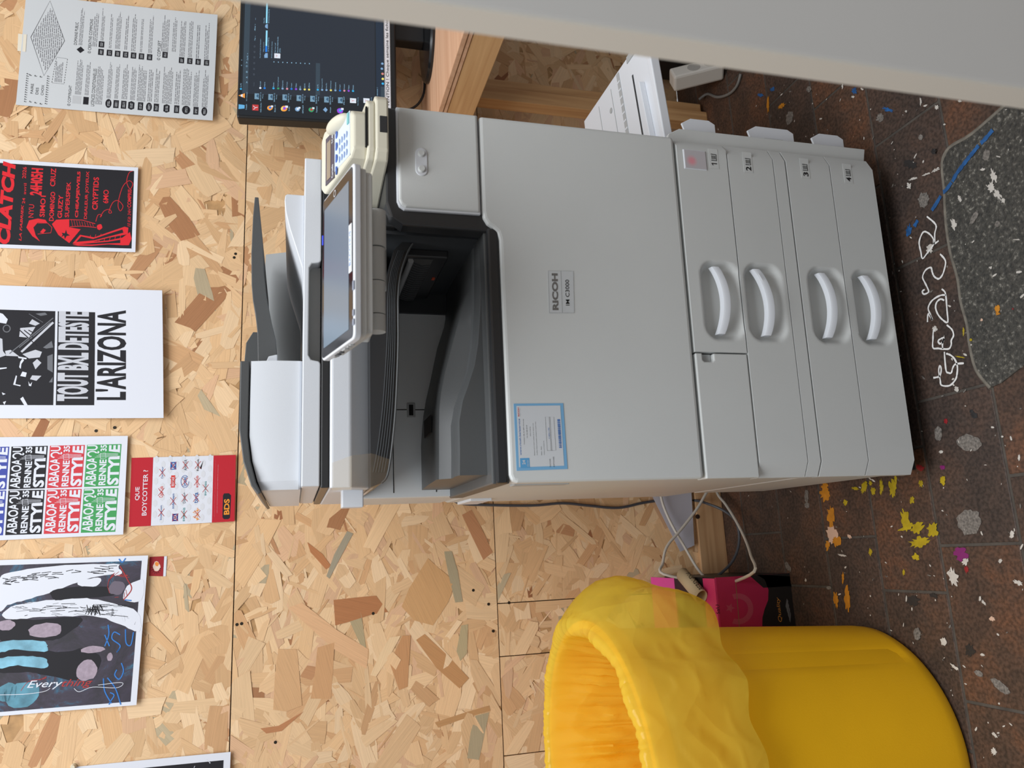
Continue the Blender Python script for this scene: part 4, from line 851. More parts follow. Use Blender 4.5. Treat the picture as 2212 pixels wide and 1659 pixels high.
x_, y_ = Q(475, 1530); ic(x_, y_, 42, 'violet', 'cyan')
x_, y_ = Q(480, 1385); tile(x_, y_, 38, 32, 'photo', 'photo2'); tx('IMG_2607', x_+52, y_+60, 110, 18)
for zx in (655, 840):
    x_, y_ = Q(zx, 1390); tile(x_, y_, 30, 42, 'pale'); s.zline([(x_-20, y_+14), (x_, y_), (x_-22, y_-12)], 0.001, 'red', 5); s.zline([(x_, y_), (x_+20, y_)], 0.001, 'red', 5); tx('Sans titre-1.p', x_+68, y_+66, 110, 18)
# window contents
tx('Ce PC', 132, 1205, 55); ic(130, 1228, 14, 'cyan'); tx('x', 140, 910, 14, 14); tx('+', 142, 838, 14, 14)
for t, zy in (('>', 1148), ('^', 1080), ('o', 1005), ('O', 925), ('>', 875)): tx(t, 212, zy, 22, 22)
tx('Ce PC  >', 222, 832, 95, 22); tx('Trier  v', 325, 560, 60); tx('Afficher  v', 325, 425, 90); tx('...', 333, 275, 24, 5)
tx('Nouveau', 310, 1190, 55, 14, 'dimt')
for i, zy in enumerate((1040, 965, 885, 805, 730, 655)): tx('o', 310+i*2, zy, 24, 22, 'dimt')
tx('Peripheriques et lecteurs', 400, 800, 260); tx('Disque local (C:)', 446, 715, 130); s.zrect((466, 718), (494, 636), 'blue', 4); s.zrect((470, 636), (498, 424), 'bright', 4); tx('217 Go libres sur 465 Go', 510, 715, 195)
s.zpoly([(455, 800), (452, 765), (470, 735), (500, 735), (500, 800)], 'steel', 4); tx('Data (D:)', 452, 320, 70); s.zrect((474, 322), (502, 38), 'bright', 4); tx('813 Go libres sur 931 Go', 516, 320, 190); s.zpoly([(500, 400), (465, 380), (465, 355), (480, 335), (502, 335)], 'steel', 4)
tx('Emplacements reseau', 558, 800, 225); tile(632, 772, 30, 42, 'pale'); s.zline([(612, 785), (632, 772), (610, 760)], 0.001, 'red', 5); tx('Sans nom-1.pdf', 605, 725, 130); tx('Document Adobe Acrobat', 638, 725, 215); tx('213 Ko', 668, 725, 55)
items = [('Accueil', 398, 70, 'pale'), ('Galerie', 458, 62, 'blue'), ('Bureau', 580, 60, 'cyan'), ('Telechargements', 645, 140, 'green'), ('Documents', 705, 90, 'steel'), ('Musique', 767, 75, 'pink'), ('Images', 828, 62, 'blue'), ('Videos', 890, 58, 'violet'), ('D:', 948, 26, 'steel'), ('BACCHUS', 1010, 62, 'yellowi'), ('affiches', 1070, 72, 'yellowi'), ('Ce PC', 1190, 52, 'cyan'), ('Disque local (C:)', 1250, 135, 'steel'), ('Data (D:)', 1310, 75, 'steel'), ('Bibliotheques', 1370, 110, 'yellowi')] + [(t, zx+1020.8, L_, c) for t, zx, L_, c in (('Documents', 412, 90, 'steel'), ('Images', 475, 62, 'blue'), ('Musique', 535, 72, 'pink'), ('Videos', 595, 58, 'violet'), ('Reseau', 655, 60, 'cyan'))]
for i, (t, zx, L_, c) in enumerate(items):
    dy = i*2.2
    ic(zx, 1215+dy, 15, c); tx(t, zx, 1195+dy, L_, 17)
for i in range(9): s.zrect((580+61*i, 862+3*i), (592+61*i, 850+3*i), TX, 4)
x_, y_ = Q(1068, 1400); s.zrect((x_-28, 1400), (x_+28, 1200), 'bar1', 4)
for zx, zy, c in ((1065, 1155, 'cyan'), (1065, 1090, 'yellowi'), (1062, 1020, 'orange'), (1052, 950, 'steel'), (1058, 880, 'steel')): x_, y_ = Q(zx, zy); ic(x_, y_, 18, c, 'violet' if c == 'orange' else None)
x_, y_ = Q(990, 1330); tx('1 element(s)  |', x_, y_, 120, 18)
SM = {'desk': ('desktop_picture', E_('scr_desk', (34, 38, 44))), 'win': ('window_field', E_('scr_win', (44, 50, 60))), 'bar0': ('window_bar', E_('scr_bar0', (38, 46, 56))), 'bar1': ('highlight_bar', E_('scr_bar1', (58, 72, 84))), 'task': ('task_bar', E_('scr_task', (38, 50, 66))),
      TX: ('screen_lettering', E_('scr_text', (150, 196, 226))), 'dimt': ('dim_lettering', E_('scr_dim', (86, 96, 110))), 'pale': ('pale_icons', E_('scr_pale', (226, 234, 246))), 'red': ('red_icons', E_('scr_red', (196, 62, 62))), 'orange': ('orange_icons', E_('scr_orange', (244, 162, 74))), 'blue': ('blue_icons', E_('scr_blue', (36, 126, 224))), 'violet': ('violet_icons', E_('scr_violet', (150, 78, 226))), 'cyan': ('cyan_icons', E_('scr_cyan', (56, 178, 236))), 'yellowi': ('yellow_icons', E_('scr_yellow', (240, 226, 120))), 'green': ('green_icons', E_('scr_green', (62, 160, 110))), 'pink': ('pink_icons', E_('scr_pink', (226, 150, 170))), 'steel': ('steel_icons', E_('scr_steel', (130, 170, 210))), 'trash': ('bin_icon', E_('scr_trash', (104, 178, 226))), 'photo': ('thumbnails', E_('scr_photo', (120, 156, 180))), 'photo2': ('thumbnail_shapes', E_('scr_photo2', (60, 92, 120))), 'bright': ('drive_bars', E_('scr_bright', (150, 222, 250)))}
scn = s.finish('screen', E_('scr_base', (24, 26, 30)), SM, parent=mon, thick=0.0003, n=1)
# paper strip stuck along the lower bezel
P = [MO+mu*0.02+mv*0.0285+mn*0.0012, MO+mu*0.50+mv*0.0285+mn*0.0012, MO+mu*0.50+mv*0.0135+mn*0.0012, MO+mu*0.02+mv*0.0135+mn*0.0012]
s = Sheet(P, mn, zoom=(660, 0, 6.38)); s.conv = lambda v: v - OM
va, vb = 0.26, 0.84
s.text('ATTENTION ! Chaque semaine les fichiers sont automatiquement effac\u00e9s', (-0.02+0.04, va), (0.985, vb), 'k', bold=0.003)
s.line([(0.005, .06), (0.995, .06)], 0.0006, 'k'); s.line([(0.005, .95), (0.995, .95)], 0.0006, 'k')
s.finish('notice_strip', mat('paper_strip', rgb(224, 226, 232), 0.7), {'k': ('notice_lettering', mat('ink_black', rgb(26, 26, 28), 0.5))}, parent=mon, thick=0.0002, n=1)
# black cable hanging behind the monitor
o = MB().tube([tuple(Vector((1.06, 0.70, 0.90))), (1.03, 0.70, 0.845), (1.035, 0.69, 0.80), (1.075, 0.68, 0.774), (1.16, 0.68, 0.7715)], 0.0033, 8).build('monitor_cable', mat('cable_black', rgb(20, 20, 22), 0.45), smooth=True)
tag(o, 'black cable looping from the monitor to the desk top', 'cable')
o = MB().box(1.19, 1.24, 0.42, 0.50, DZ+0.0005, DZ+0.014).build('desk_gadget', BZ, bevel=0.005); tag(o, 'small dark gadget lying on the desk near the monitor', 'gadget')

# things on the floor under the desk
pw = mat('plastic_white', rgb(216, 212, 204), 0.45)
ps = empty('power_strip', (1.13, 0.50, 0.0), radians(28)); tag(ps, 'white power strip standing on its end under the desk', 'power strip')
q = MB().add([], []); R_ = Matrix.Rotation(radians(-22), 3, 'X')
bx = MB().box(-0.024, 0.024, -0.022, 0.022, 0.0, 0.135); bx.v = [tuple(R_ @ Vector(v)+Vector((0, 0, 0.0085))) for v in bx.v]; bx.build('strip_housing', pw, ps, bevel=0.006)
for z in (0.03, 0.075): 
    c = MB().cyl((0, -0.0218, z), (0, -0.0225, z), 0.017, 20); c.v = [tuple(R_ @ Vector(v)+Vector((0, 0, 0.0085))) for v in c.v]; c.build('socket', mat('socket_grey', rgb(170, 166, 160), 0.5), ps)
bk = MB().box(1.16, 1.27, 0.44, 0.53, 0.0, 0.05).build('power_brick', mat('brick_black', rgb(22, 24, 32), 0.45), bevel=0.006); tag(bk, 'black power brick on the floor behind the white strip', 'power brick')
o = MB().tube([onfloor(1600, 160, 0.004), onfloor(1592, 185, 0.004), onfloor(1575, 203, 0.004), onfloor(1550, 210, 0.004), onfloor(1528, 203, 0.004), onfloor(1510, 215, 0.02)], 0.0036, 8).build('grey_cable', mat('cable_grey', rgb(120, 118, 114), 0.5), smooth=True)
tag(o, 'grey cable curling on the floor below the desk', 'cable')

ub = empty('dark_filler_box', (1.33, 0.60, 0)); tag(ub, 'low black box added to fill the dark hollow below the desk', 'box')  # added black box, stands in for the dark hollow under the desk
MB().box(-0.09, 0.10, -0.10, 0.13, 0.0, 0.13).build('box_body', mat('filler_black', rgb(24, 25, 30), 0.4), ub, bevel=0.004)
MB().box(-0.086, 0.096, -0.104, -0.10, 0.01, 0.12).build('box_front', mat('filler_front', rgb(34, 36, 42), 0.35), ub, bevel=0.003)
# ------------------------------------------------------------------ left of the copier
# dark network cable down the wall
yw = WY-0.012
pts = [hit(x, y, (0, yw, 0), (0, 1, 0)) for x, y in ((960, 1060), (975, 1078), (1000, 1088), (1060, 1091), (1150, 1092), (1215, 1087), (1270, 1092), (1335, 1097), (1390, 1086), (1440, 1080), (1500, 1081))] + [Vector((0.002, 0.69, 0.072)), Vector((-0.02, 0.655, 0.045)), Vector((-0.05, 0.635, 0.028)), Vector((-0.10, 0.63, 0.03)), Vector((-0.148, 0.628, 0.06)), Vector((-0.19, 0.628, 0.125))]
o = MB().tube(pts, 0.0034, 8).build('network_cable', mat('cable_slate', rgb(72, 74, 80), 0.5), smooth=True); tag(o, 'dark grey cable running down the wall beside the copier', 'cable')
wc = mat('cable_white', rgb(198, 192, 182), 0.5)
def cab(pl, label, y=0.70):
    o = MB().tube(pl, 0.0034, 8).build('white_cable', wc, smooth=True); tag(o, label, 'cable', 'white cables into the box')
cab([(0.10, 0.70, 0.20)] + [tuple(hit(x, yy, (0, d, 0), (0, 1, 0))) for x, yy, d in ((1426, 1063, .72), (1434, 1095, .72), (1452, 1135, .715), (1478, 1180, .70), (1505, 1226, .68))] + [(-0.185, 0.64, 0.12)], 'white cable sloping down across the paper sheet into the box')
cab([(0.10, 0.68, 0.02), (0.05, 0.685, 0.05)] + [tuple(hit(x, yy, (0, d, 0), (0, 1, 0))) for x, yy, d in ((1527, 1063, .69), (1505, 1100, .69), (1470, 1145, .69), (1441, 1180, .685), (1432, 1215, .67), (1433, 1240, .65))] + [(-0.19, 0.62, 0.12)], 'white cable arching up over the batten into the box')
cab([(0.10, 0.72, 0.03)] + [tuple(onfloor(x, yy, z)) for x, yy, z in ((1548, 1062, .03), (1568, 1090, .035), (1590, 1125, .05), (1610, 1165, .075), (1622, 1200, .11), (1629, 1235, .15))] + [(-0.19, 0.53, 0.13)], 'white cable reaching over the floor into the box')
# sheet of paper behind the cables
yp = WY-0.016
P4 = [hit(x, y, (0, yp, 0), (0, 1, 0)) for x, y in ((1470, 1192), (1390, 1050), (1500, 1050), (1500, 1178))]
s = Sheet([P4[0]+Vector((0, .001, 0)), Vector((0.25, yp, 0.30)), Vector((0.25, yp-0.001, 0.078)), P4[3]], (0, -1, 0))
s.finish('leaning_paper', mat('paper_lilac', rgb(196, 194, 204), 0.75), {}, label='blank pale sheet leaning on the wall behind the copier', cat='paper', n=2)

# fruit carton
pk = mat('carton_pink', rgb(178, 34, 84), 0.5, var=0.06, vscale=14); bkc = mat('carton_black', rgb(28, 26, 28), 0.45); kraft = mat('carton_kraft', rgb(140, 106, 76), 0.8, var=0.1, vscale=30)
bxx = empty('fruit_carton', (-0.37, 0.61, 0)); tag(bxx, 'open pink and black cardboard fruit carton beside the yellow bin', 'carton')
OB = Vector((-0.37, 0.61, 0)); bx0, bx1, by0, by1, bh = -0.575, -0.172, 0.482, 0.735, 0.187
def bl_(mb): mb.v = [tuple(Vector(v)-OB) for v in mb.v]; return mb
bl_(MB().box(bx0, bx1, by0, by0+0.005, 0.0, bh)).build('front_side', pk, bxx)
bl_(MB().box(bx0, bx1, by1-0.005, by1, 0.0, bh)).build('back_side', kraft, bxx)
bl_(MB().box(bx0, bx0+0.005, by0+0.005, by1-0.005, 0.0, bh)).build('left_side', kraft, bxx)
bl_(MB().box(bx1-0.005, bx1, by0+0.005, by1-0.005, 0.0, bh)).build('right_side', bkc, bxx)
bl_(MB().box(bx0+0.005, bx1-0.005, by0+0.005, by1-0.005, 0.0, 0.005)).build('bottom', kraft, bxx)
# folded rim ledges left round the opening
pk2 = mat('carton_pink_lit', rgb(206, 52, 112), 0.5)  # carton pink made lighter: light caught by the top flap, put into the colour
bl_(MB().box(bx0, bx1-0.002, by0, by0+0.052, bh, bh+0.004)).build('front_flap', pk2, bxx)
bl_(MB().box(bx1-0.055, bx1, by0+0.053, by1-0.06, bh, bh+0.004)).build('side_flap', bkc, bxx)
bl_(MB().add([(bx0, by1-0.06, bh), (bx1-0.004, by1-0.06, bh), (bx1, by1-0.004, bh+0.035), (bx0, by1-0.004, bh+0.035), (bx0, by1-0.06, bh+0.004), (bx1-0.004, by1-0.06, bh+0.004), (bx1, by1-0.004, bh+0.039), (bx0, by1-0.004, bh+0.039)], [(0,3,2,1),(4,5,6,7),(0,1,5,4),(1,2,6,5),(2,3,7,6),(3,0,4,7)])).build('back_flap', mat('carton_magenta', rgb(200, 40, 130), 0.5), bxx)
s = Sheet([(bx0, by0, bh), (bx1, by0, bh), (bx1, by0, 0), (bx0, by0, 0)], (0, -1, 0), zoom=(1390, 1050, 5.353)); s.conv = lambda v: v - OB
wv = [(1100-1100+1300, 1020), (1400, 1080), (1445, 1200), (1440, 1320), (1400, 1420), (1375, 1520), (1372, 1620), (1760, 1620), (1740, 1300), (1700, 1045)]
s.poly([s.uv(*p) for p in wv], 'bk', 1)
s.poly([(1.0, .0), (1.0, 1.0), s.uv(1740, 1300), s.uv(1700, 1045)][:0] or [(0.93, .62), (1.0, .45), (1.0, 1.0), (0.93, 1.0)], 'bk', 1)
s.ztext('Quality', (1560, 1572), (1578, 1282), 'or', 3, bold=0.01, shear=0.25)
def ring_(cx, cy, r0, r1, a0, a1, key, ox=0.0):
    A = [a0+(a1-a0)*k/24 for k in range(25)]
    s.poly([s.uv(cx+cos(a)*r1, cy+sin(a)*r1) for a in A] + [s.uv(cx+ox+cos(a)*r0, cy+sin(a)*r0) for a in reversed(A)], key, 2)
ring_(1090, 1420, 118, 180, -pi*0.62, pi*0.62, 'lp')
c_ = (1000, 1410); s.poly([s.uv(c_[0]+cos(a)*(58 if k % 2 == 0 else 26), c_[1]+sin(a)*(58 if k % 2 == 0 else 26)) for k, a in enumerate([2*pi*k/10 for k in range(10)])], 'lp', 2)
s.ztext('SaU', (842, 1480), (872, 1370), 'k', 3)
for k in range(4): s.zpoly([(1640+14*k, 1390+50*k), (1655+14*k, 1300+50*k), (1672+10*k, 1330+50*k), (1655+14*k, 1430+50*k)], 'gy', 3)
s.zline([(1062, 1090), (1085, 1350), (1105, 1600), (1112, 1700)], 0.0016, 'kr', 3)
s.finish('printed_front', pk, {'bk': ('black_wave', bkc), 'or': ('quality_lettering', mat('ink_orange', rgb(206, 142, 62), 0.5)), 'lp': ('pale_emblem', mat('carton_pale_pink', rgb(182, 74, 104), 0.5)), 'k': ('black_lettering', mat('ink_black', rgb(26, 26, 28), 0.5)), 'gy': ('grey_stripes', mat('carton_grey', rgb(112, 112, 116), 0.5)), 'kr': ('torn_line', kraft)}, parent=bxx, thick=0.0006, n=1)
# strip of printed kraft card lying on the carton
cz = bh+0.0045
tw = empty('card_tube', (-0.2, 0.55, cz)); 
A_, B_ = Vector((-0.165, 0.600, cz+0.015)), Vector((-0.214, 0.520, cz+0.014))
bpy.data.objects.remove(tw)
n_ = 18; ax = (B_-A_).normalized(); sx = ax.cross(Vector((0, 0, 1))).normalized(); sz = sx.cross(ax)
rg = [[tuple(p + (sx*cos(2*pi*k/n_)*0.017 + sz*sin(2*pi*k/n_)*0.0135)*sc) for k in range(n_)] for p, sc in ((A_, 1.0), (B_, 1.0))]
ct = MB().loft(rg, cap=False).build('card_tube', mat('card_cream', rgb(186, 170, 138), 0.75), solid=0.0012, smooth=True, origin=tuple((A_+B_)/2-Vector((0, 0, 0.0135))))
tag(ct, 'short crushed tube of printed cream card lying on the pink carton', 'card tube')
vs_, fs_ = glyphs('BERENJENA', 0.01, 0); org = (A_+B_)/2-Vector((0, 0, 0.0135))
tv = []
for x, y in vs_:
    aa = radians(215 - 60*(y)); p = B_.lerp(A_, 0.05+0.75*x)
    tv.append(tuple(p + (sx*cos(aa)*0.0181 + sz*sin(aa)*0.0146) - org))
MB().add(tv, fs_).build('lettering', mat('ink_brown', rgb(60, 46, 34), 0.6), ct)

# ------------------------------------------------------------------ yellow bin with its bag
YB_ = mat('bin_yellow', rgb(255, 194, 26), 0.42, 0.4, var=0.04, vscale=6, bump=0.1, bscale=500)
BC = Vector((-0.478, 0.246, 0)); HB = 0.583
bn = empty('waste_bin', tuple(BC)); tag(bn, 'round yellow plastic waste bin left of the copier', 'waste bin')
def rad(z): return 0.208 + 0.034*z/HB
N = 96; rings = []
def prof_ring(z, r, rib=True):
    out = []
    for k in range(N):
        a = 2*pi*k/N; rr = r
        if rib and 0.03 < z < HB-0.06:
            for c0 in (-0.63, -0.63+pi/2, -0.63+pi, -0.63+3*pi/2):       # shallow upright flutes
                d = (a-c0+pi) % (2*pi)-pi; rr -= 0.010*exp(-(d/0.06)**2) + 0.004*exp(-((d-0.16)/0.12)**2)
        out.append((cos(a)*rr, sin(a)*rr, z))
    return out
for z, r, rb in ((0.0, 0.196, False), (0.003, 0.202, False), (0.012, 0.2075, False), (0.03, rad(.03), False), (0.05, rad(.05), True), (0.2, rad(.2), True), (0.35, rad(.35), True), (0.48, rad(.48), True), (0.53, rad(.53), False), (0.545, rad(.545)+.002, False), (0.55, rad(.55)+.014, False), (HB, rad(HB)+.014, False), (HB, rad(HB), False), (0.50, rad(.5)-.004, False), (0.03, rad(.03)-.004, False), (0.012, 0.0, False)):
    rings.append(prof_ring(z, r, rb))
MB().loft(rings, cap=True).build('bin_body', YB_, bn, smooth=30)
# bag: inside lining, roll over the rim and a loose skirt, in one film
fm = bpy.data.materials.new('bag_film'); fm.use_nodes = True; nt = fm.node_tree; b = nt.nodes['Principled BSDF']; out = nt.nodes['Material Output']
b.inputs['Base Color'].default_value = rgb(255, 236, 92); b.inputs['Roughness'].default_value = 0.17; b.inputs['Specular IOR Level'].default_value = 0.5
tr_ = nt.nodes.new('ShaderNodeBsdfTranslucent'); tr_.inputs[0].default_value = rgb(255, 238, 90)
tp_ = nt.nodes.new('ShaderNodeBsdfTransparent'); tp_.inputs[0].default_value = rgb(255, 240, 130)
m1 = nt.nodes.new('ShaderNodeMixShader'); m1.inputs[0].default_value = 0.5; m2 = nt.nodes.new('ShaderNodeMixShader'); m2.inputs[0].default_value = 0.32
nt.links.new(b.outputs[0], m1.inputs[1]); nt.links.new(tr_.outputs[0], m1.inputs[2]); nt.links.new(m1.outputs[0], m2.inputs[1]); nt.links.new(tp_.outputs[0], m2.inputs[2]); nt.links.new(m2.outputs[0], out.inputs['Surface'])
tc = nt.nodes.new('ShaderNodeTexCoord'); n0 = nt.nodes.new('ShaderNodeTexNoise'); n0.inputs['Scale'].default_value = 9; n0.inputs['Detail'].default_value = 1
va = nt.nodes.new('ShaderNodeVectorMath'); va.operation = 'MULTIPLY_ADD'; va.inputs[1].default_value = (0.07, 0.07, 0.07)
nt.links.new(tc.outputs['Object'], n0.inputs['Vector']); nt.links.new(n0.outputs['Color'], va.inputs[0]); nt.links.new(tc.outputs['Object'], va.inputs[2])
nz = nt.nodes.new('ShaderNodeTexVoronoi'); nz.inputs['Scale'].default_value = 13
nt.links.new(va.outputs[0], nz.inputs['Vector']); bp = nt.nodes.new('ShaderNodeBump'); bp.inputs['Strength'].default_value = 0.40; bp.inputs['Distance'].default_value = 0.013
nt.links.new(nz.outputs['Distance'], bp.inputs['Height']); nt.links.new(bp.outputs[0], b.inputs['Normal'])
from mathutils import noise as mnoise
NA = 340; prof = []
RR = rad(HB)+0.014
for i in range(30): prof.append(('in', 1-i/29))
for i in range(1, 8): prof.append(('roll', i/7))
for i in range(1, 41): prof.append(('out', i/40))
def hump(a, c, w_): d = (a-c+pi) % (2*pi)-pi; return exp(-(d/w_)**2)
grid = []
for kind, t in prof:
    row = []
    for k in range(NA):
        a = 2*pi*k/NA; ca, sa = cos(a), sin(a)
        n1 = mnoise.noise(Vector((ca*3.1, sa*3.1, 4.2))); n2 = mnoise.noise(Vector((ca*9, sa*9, 1.7))); n3 = mnoise.noise(Vector((ca*22, sa*22, 7.7)))
        rise = 0.010*n1 + 0.012*hump(a, 0.25, 0.7)
        if kind == 'in':
            f = abs(n2)*0.030 + abs(n3)*0.012 + 0.006*(1-2*abs(mnoise.noise(Vector((ca*8+2*t, sa*8, t*7)))))**3
            zf = mnoise.noise(Vector((ca*4, sa*4, t*2.2)))
            r = RR-0.026 - f*min(1, t*3) - 0.035*t + 0.012*zf*t; z = HB+0.004+rise - 0.34*t + 0.02*n1*t
        elif kind == 'roll':
            th = pi - pi*t; lump = 0.0035*mnoise.noise(Vector((ca*34, sa*34, 2.0)))
            rr0 = 0.013 + lump; r = RR-0.012 + cos(th)*rr0 + 0.0 + 0.010*hump(a, 0.15, 0.6)*t; z = HB+0.004+rise + sin(th)*rr0*0.9
        else:
            flare = 0.010 + 0.044*hump(a, 0.12, 0.50) + 0.020*hump(a, 1.0, 0.5) + 0.012*n1 + 0.02*hump(a, -0.25, 0.16)*t
            drop = 0.165 + 0.035*n1 + 0.02*hump(a, -1.4, 0.5) - 0.02*hump(a, -1.5, 0.6) + 0.035*hump(a, -0.45, 0.4) - 0.045*hump(a, 0.55, 0.5)
            fold = 0.003*n2*t + 0.006*abs(mnoise.noise(Vector((ca*5+t*1.5, sa*5, t*2.0))))*min(1, t*4)
            rg = 1-2*abs(mnoise.noise(Vector((ca*6+3*t, sa*6-2*t, t*3.2)))); rg2 = 1-2*abs(mnoise.noise(Vector((ca*13-4*t, sa*13+5*t, t*6+9)))); fold += (0.0012*rg**3 + 0.0003*rg2**3)*min(1, t*3)
            bulge = sin(pi*t**0.8*0.80)
            r = RR+0.002 + 0.010*hump(a, 0.15, 0.6) + flare*bulge + fold; z = HB+0.004+rise - drop*t - 0.006*sin(t*pi)
        row.append((ca*r, sa*r, z))
    grid.append(row)
bag = MB().loft(grid, cap=False).build('bin_bag', fm, smooth=True, origin=None)
for p in bag.data.polygons: p.use_smooth = True
bag.location = tuple(BC)
tag(bag, 'translucent yellow bin bag lining the yellow bin and folded over its rim', 'bin bag')

# ------------------------------------------------------------------ pale board close to the camera on the right
pbm = mat('board_pale', rgb(214, 212, 208), 0.5, 0.35, var=0.03, vscale=3); pbe = mat('board_edge', rgb(226, 222, 212), 0.55)
bd = empty('partition_board', (0.56, -0.70, 0)); tag(bd, 'tall pale grey board standing upright close to the camera', 'board')
MB().box(-0.349, 0.30, -0.0145, 0.0085, 0.06, 1.50).build('board_panel', pbm, bd, bevel=0.002)
MB().box(-0.3505, -0.3475, -0.0135, 0.0075, 0.062, 1.498).build('edge_band', pbe, bd)
for x in (-0.25, 0.2): MB().box(x, x+0.05, -0.14, 0.14, 0.0, 0.06).build('board_foot', pbm, bd, bevel=0.004)

# ------------------------------------------------------------------ sheets on the wall
NW = (0, -1, 0)
def wc_(x, z): return Vector((x, WY-0.0022, z))
PAP = mat('paper_white', rgb(222, 225, 234), 0.7, 0.25); PAPG = mat('paper_greyish', rgb(206, 209, 211), 0.75, 0.2)
K = mat('print_black', rgb(34, 33, 38), 0.6, 0.25); RD = mat('print_red', rgb(222, 40, 50), 0.55, 0.25); GR = mat('print_grey', rgb(150, 152, 158), 0.6, 0.25)
def curl(bot=0.010, top=0.001, side=0.0): return lambda u, v: top + bot*max(0, min(1, v))**2 + side*(2*u-1)**2*v
def px(*c): return [onwall(x, y) + Vector((0, -0.0022, 0)) for x, y in c]

# 1 licence chart
s = Sheet(px((35.3, 228), (57.6, -11), (471.3, 41.1), (460.7, 268)), NW, curl(0.010, 0.001, 0.003), zoom=(0, 0, 4.254))
def lt(t, x0, x1, ys, ye, key='k', **kw): s.ztext(t, (x0, ys), (x1+0.092*(ys-ye), ye), key, **kw)
def lf(x0, x1, ys, ye, rows, rag=0.25): a = s.uv(x0, ys); b_ = s.uv(x1+0.092*(ys-ye), ye); s.fine(a[0], b_[0], a[1], b_[1], rows, 'f', rag, 0.42)
D = [s.uv(*p) for p in ((285, 345), (462, 12), (595, 380), (405, 700))]; s.line(D+[D[0]], 0.0009, 'k')
cu_ = sum(p[0] for p in D)/4; cv_ = sum(p[1] for p in D)/4
v0, v1 = min(p[1] for p in D), max(p[1] for p in D); u0, u1 = min(p[0] for p in D), max(p[0] for p in D)
for r in range(15):
    v = v0 + (v1-v0)*(r+1.0)/17; h = 1-abs(v-cv_)/((v1-v0)/2)*1.0; hw = (u1-u0)/2*max(0.05, h)*0.86; s.fine(cu_-hw, cu_+hw, v, v+(v1-v0)/17, 1, 'f', 0.02, 0.4)
for a, b_ in (((478, 765), (520, 530)), ((520, 530), (622, 545)), ((622, 545), (590, 778)), ((590, 778), (478, 765))):
    for q in range(10):
        p = [a[0]+(b_[0]-a[0])*(q+.1)/10, a[1]+(b_[1]-a[1])*(q+.1)/10]; p2 = [a[0]+(b_[0]-a[0])*(q+.65)/10, a[1]+(b_[1]-a[1])*(q+.65)/10]; s.zline([p, p2], 0.0008, 'k')
lf(500, 570, 755, 560, 5, 0.3)
lt('?'*13, 222, 244, 942, 676); lt('?'*13, 413, 435, 962, 700)
for i, (t, L_) in enumerate((('FAIRE', 88), ('DES', 60), ('CHOIX', 92))):
    x = 270+48*i; lt('?', x, x+22, 945+10*i, 931+10*i); lt('?', x+24-24, x+22-24+24, 700+8*i, 686+8*i); lt(t, x+10, x+34, 862+8*i, 862+8*i-L_)
for t, x, ys, ye in (('© COPYRIGHT', 620, 978, 792), ('LICENCES CONDITIONNELLES', 836, 982, 640), ('DOMAINE PUBLIC', 680, 415, 212), ('© CREATIVE COMMONS', 806, 495, 185), ('© COPYLEFT', 1444, 566, 390)): lt(t, x, x+26, ys, ye)
for x0, x1, ys, ye, r in ((688, 745, 872, 530, 5), (778, 812, 880, 555, 3), (876, 935, 965, 620, 5), (722, 755, 418, 80, 4), (848, 890, 432, 130, 3), (924, 950, 378, 85, 3), (1000, 1020, 450, 112, 2), (1058, 1098, 455, 110, 4), (1142, 1165, 465, 135, 2), (1204, 1240, 480, 140, 3), (1286, 1300, 490, 145, 2), (1362, 1390, 500, 150, 3), (1482, 1540, 485, 160, 5), (1580, 1610, 490, 175, 3), (1650, 1690, 535, 205, 4), (1728, 1755, 545, 215, 3), (1800, 1820, 555, 225, 2), (1876, 1905, 565, 230, 3),
        (980, 1015, 910, 570, 4), (1052, 1080, 915, 580, 3), (1118, 1165, 920, 590, 4), (1196, 1235, 930, 600, 4), (1258, 1330, 940, 605, 6), (1355, 1390, 945, 600, 3), (1418, 1450, 955, 620, 3), (1490, 1570, 965, 630, 7), (1604, 1640, 975, 655, 3), (1672, 1740, 985, 640, 6), (1775, 1810, 1000, 660, 4), (1856, 1895, 1010, 665, 4)): lf(x0, x1, ys, ye, r)
for i, x in enumerate((1000, 1070, 1140, 1210, 1295, 1373, 1440, 1535, 1628, 1715, 1805, 1882)):
    y = 960+ (x-1000)*0.102; u, v = s.uv(x, y)
    if i in (0, 5, 11, 9): s.blob((u, v), .040, .0155 if i != 9 else .022, 'k', 2, 18, 0.0)
    elif i in (3, 7): s.poly([(u-.04, v), (u-.028, v-.016), (u+.028, v-.016), (u+.04, v), (u+.028, v+.016), (u-.028, v+.016)], 'k', 2)
    else: s.rect((u-.036, v-.0135), (u+.036, v+.0135), 'k', 2, 1)
    s.fine(u-.024, u+.024, v-.006, v+.008, 2, 'w', 0.1, 0.35, 3)
for x, y in ((935, 415), (930, 485), (1008, 494), (1083, 503), (1157, 512), (1230, 521), (1303, 530), (1378, 539), (1520, 520), (1672, 572), (1748, 581), (1824, 590), (1902, 600)):
    u, v = s.uv(x, y); s.rect((u-.028, v-.014), (u+.028, v+.014), 'k', 2, 1); s.fine(u-.018, u+.018, v-.006, v+.008, 2, 'w', 0.1, 0.35, 3)
u, v = s.uv(742, 463); s.poly([(u-.03, v), (u, v-.02), (u+.03, v), (u, v+.02)], 'k', 2)
a = s.uv(665, 955); b_ = s.uv(750, 890); s.rect((a[0], a[1]), (b_[0], b_[1]), 'g', 1, 1); a = s.uv(765, 965); b_ = s.uv(820, 900); s.rect(a, b_, 'k', 1, 1)
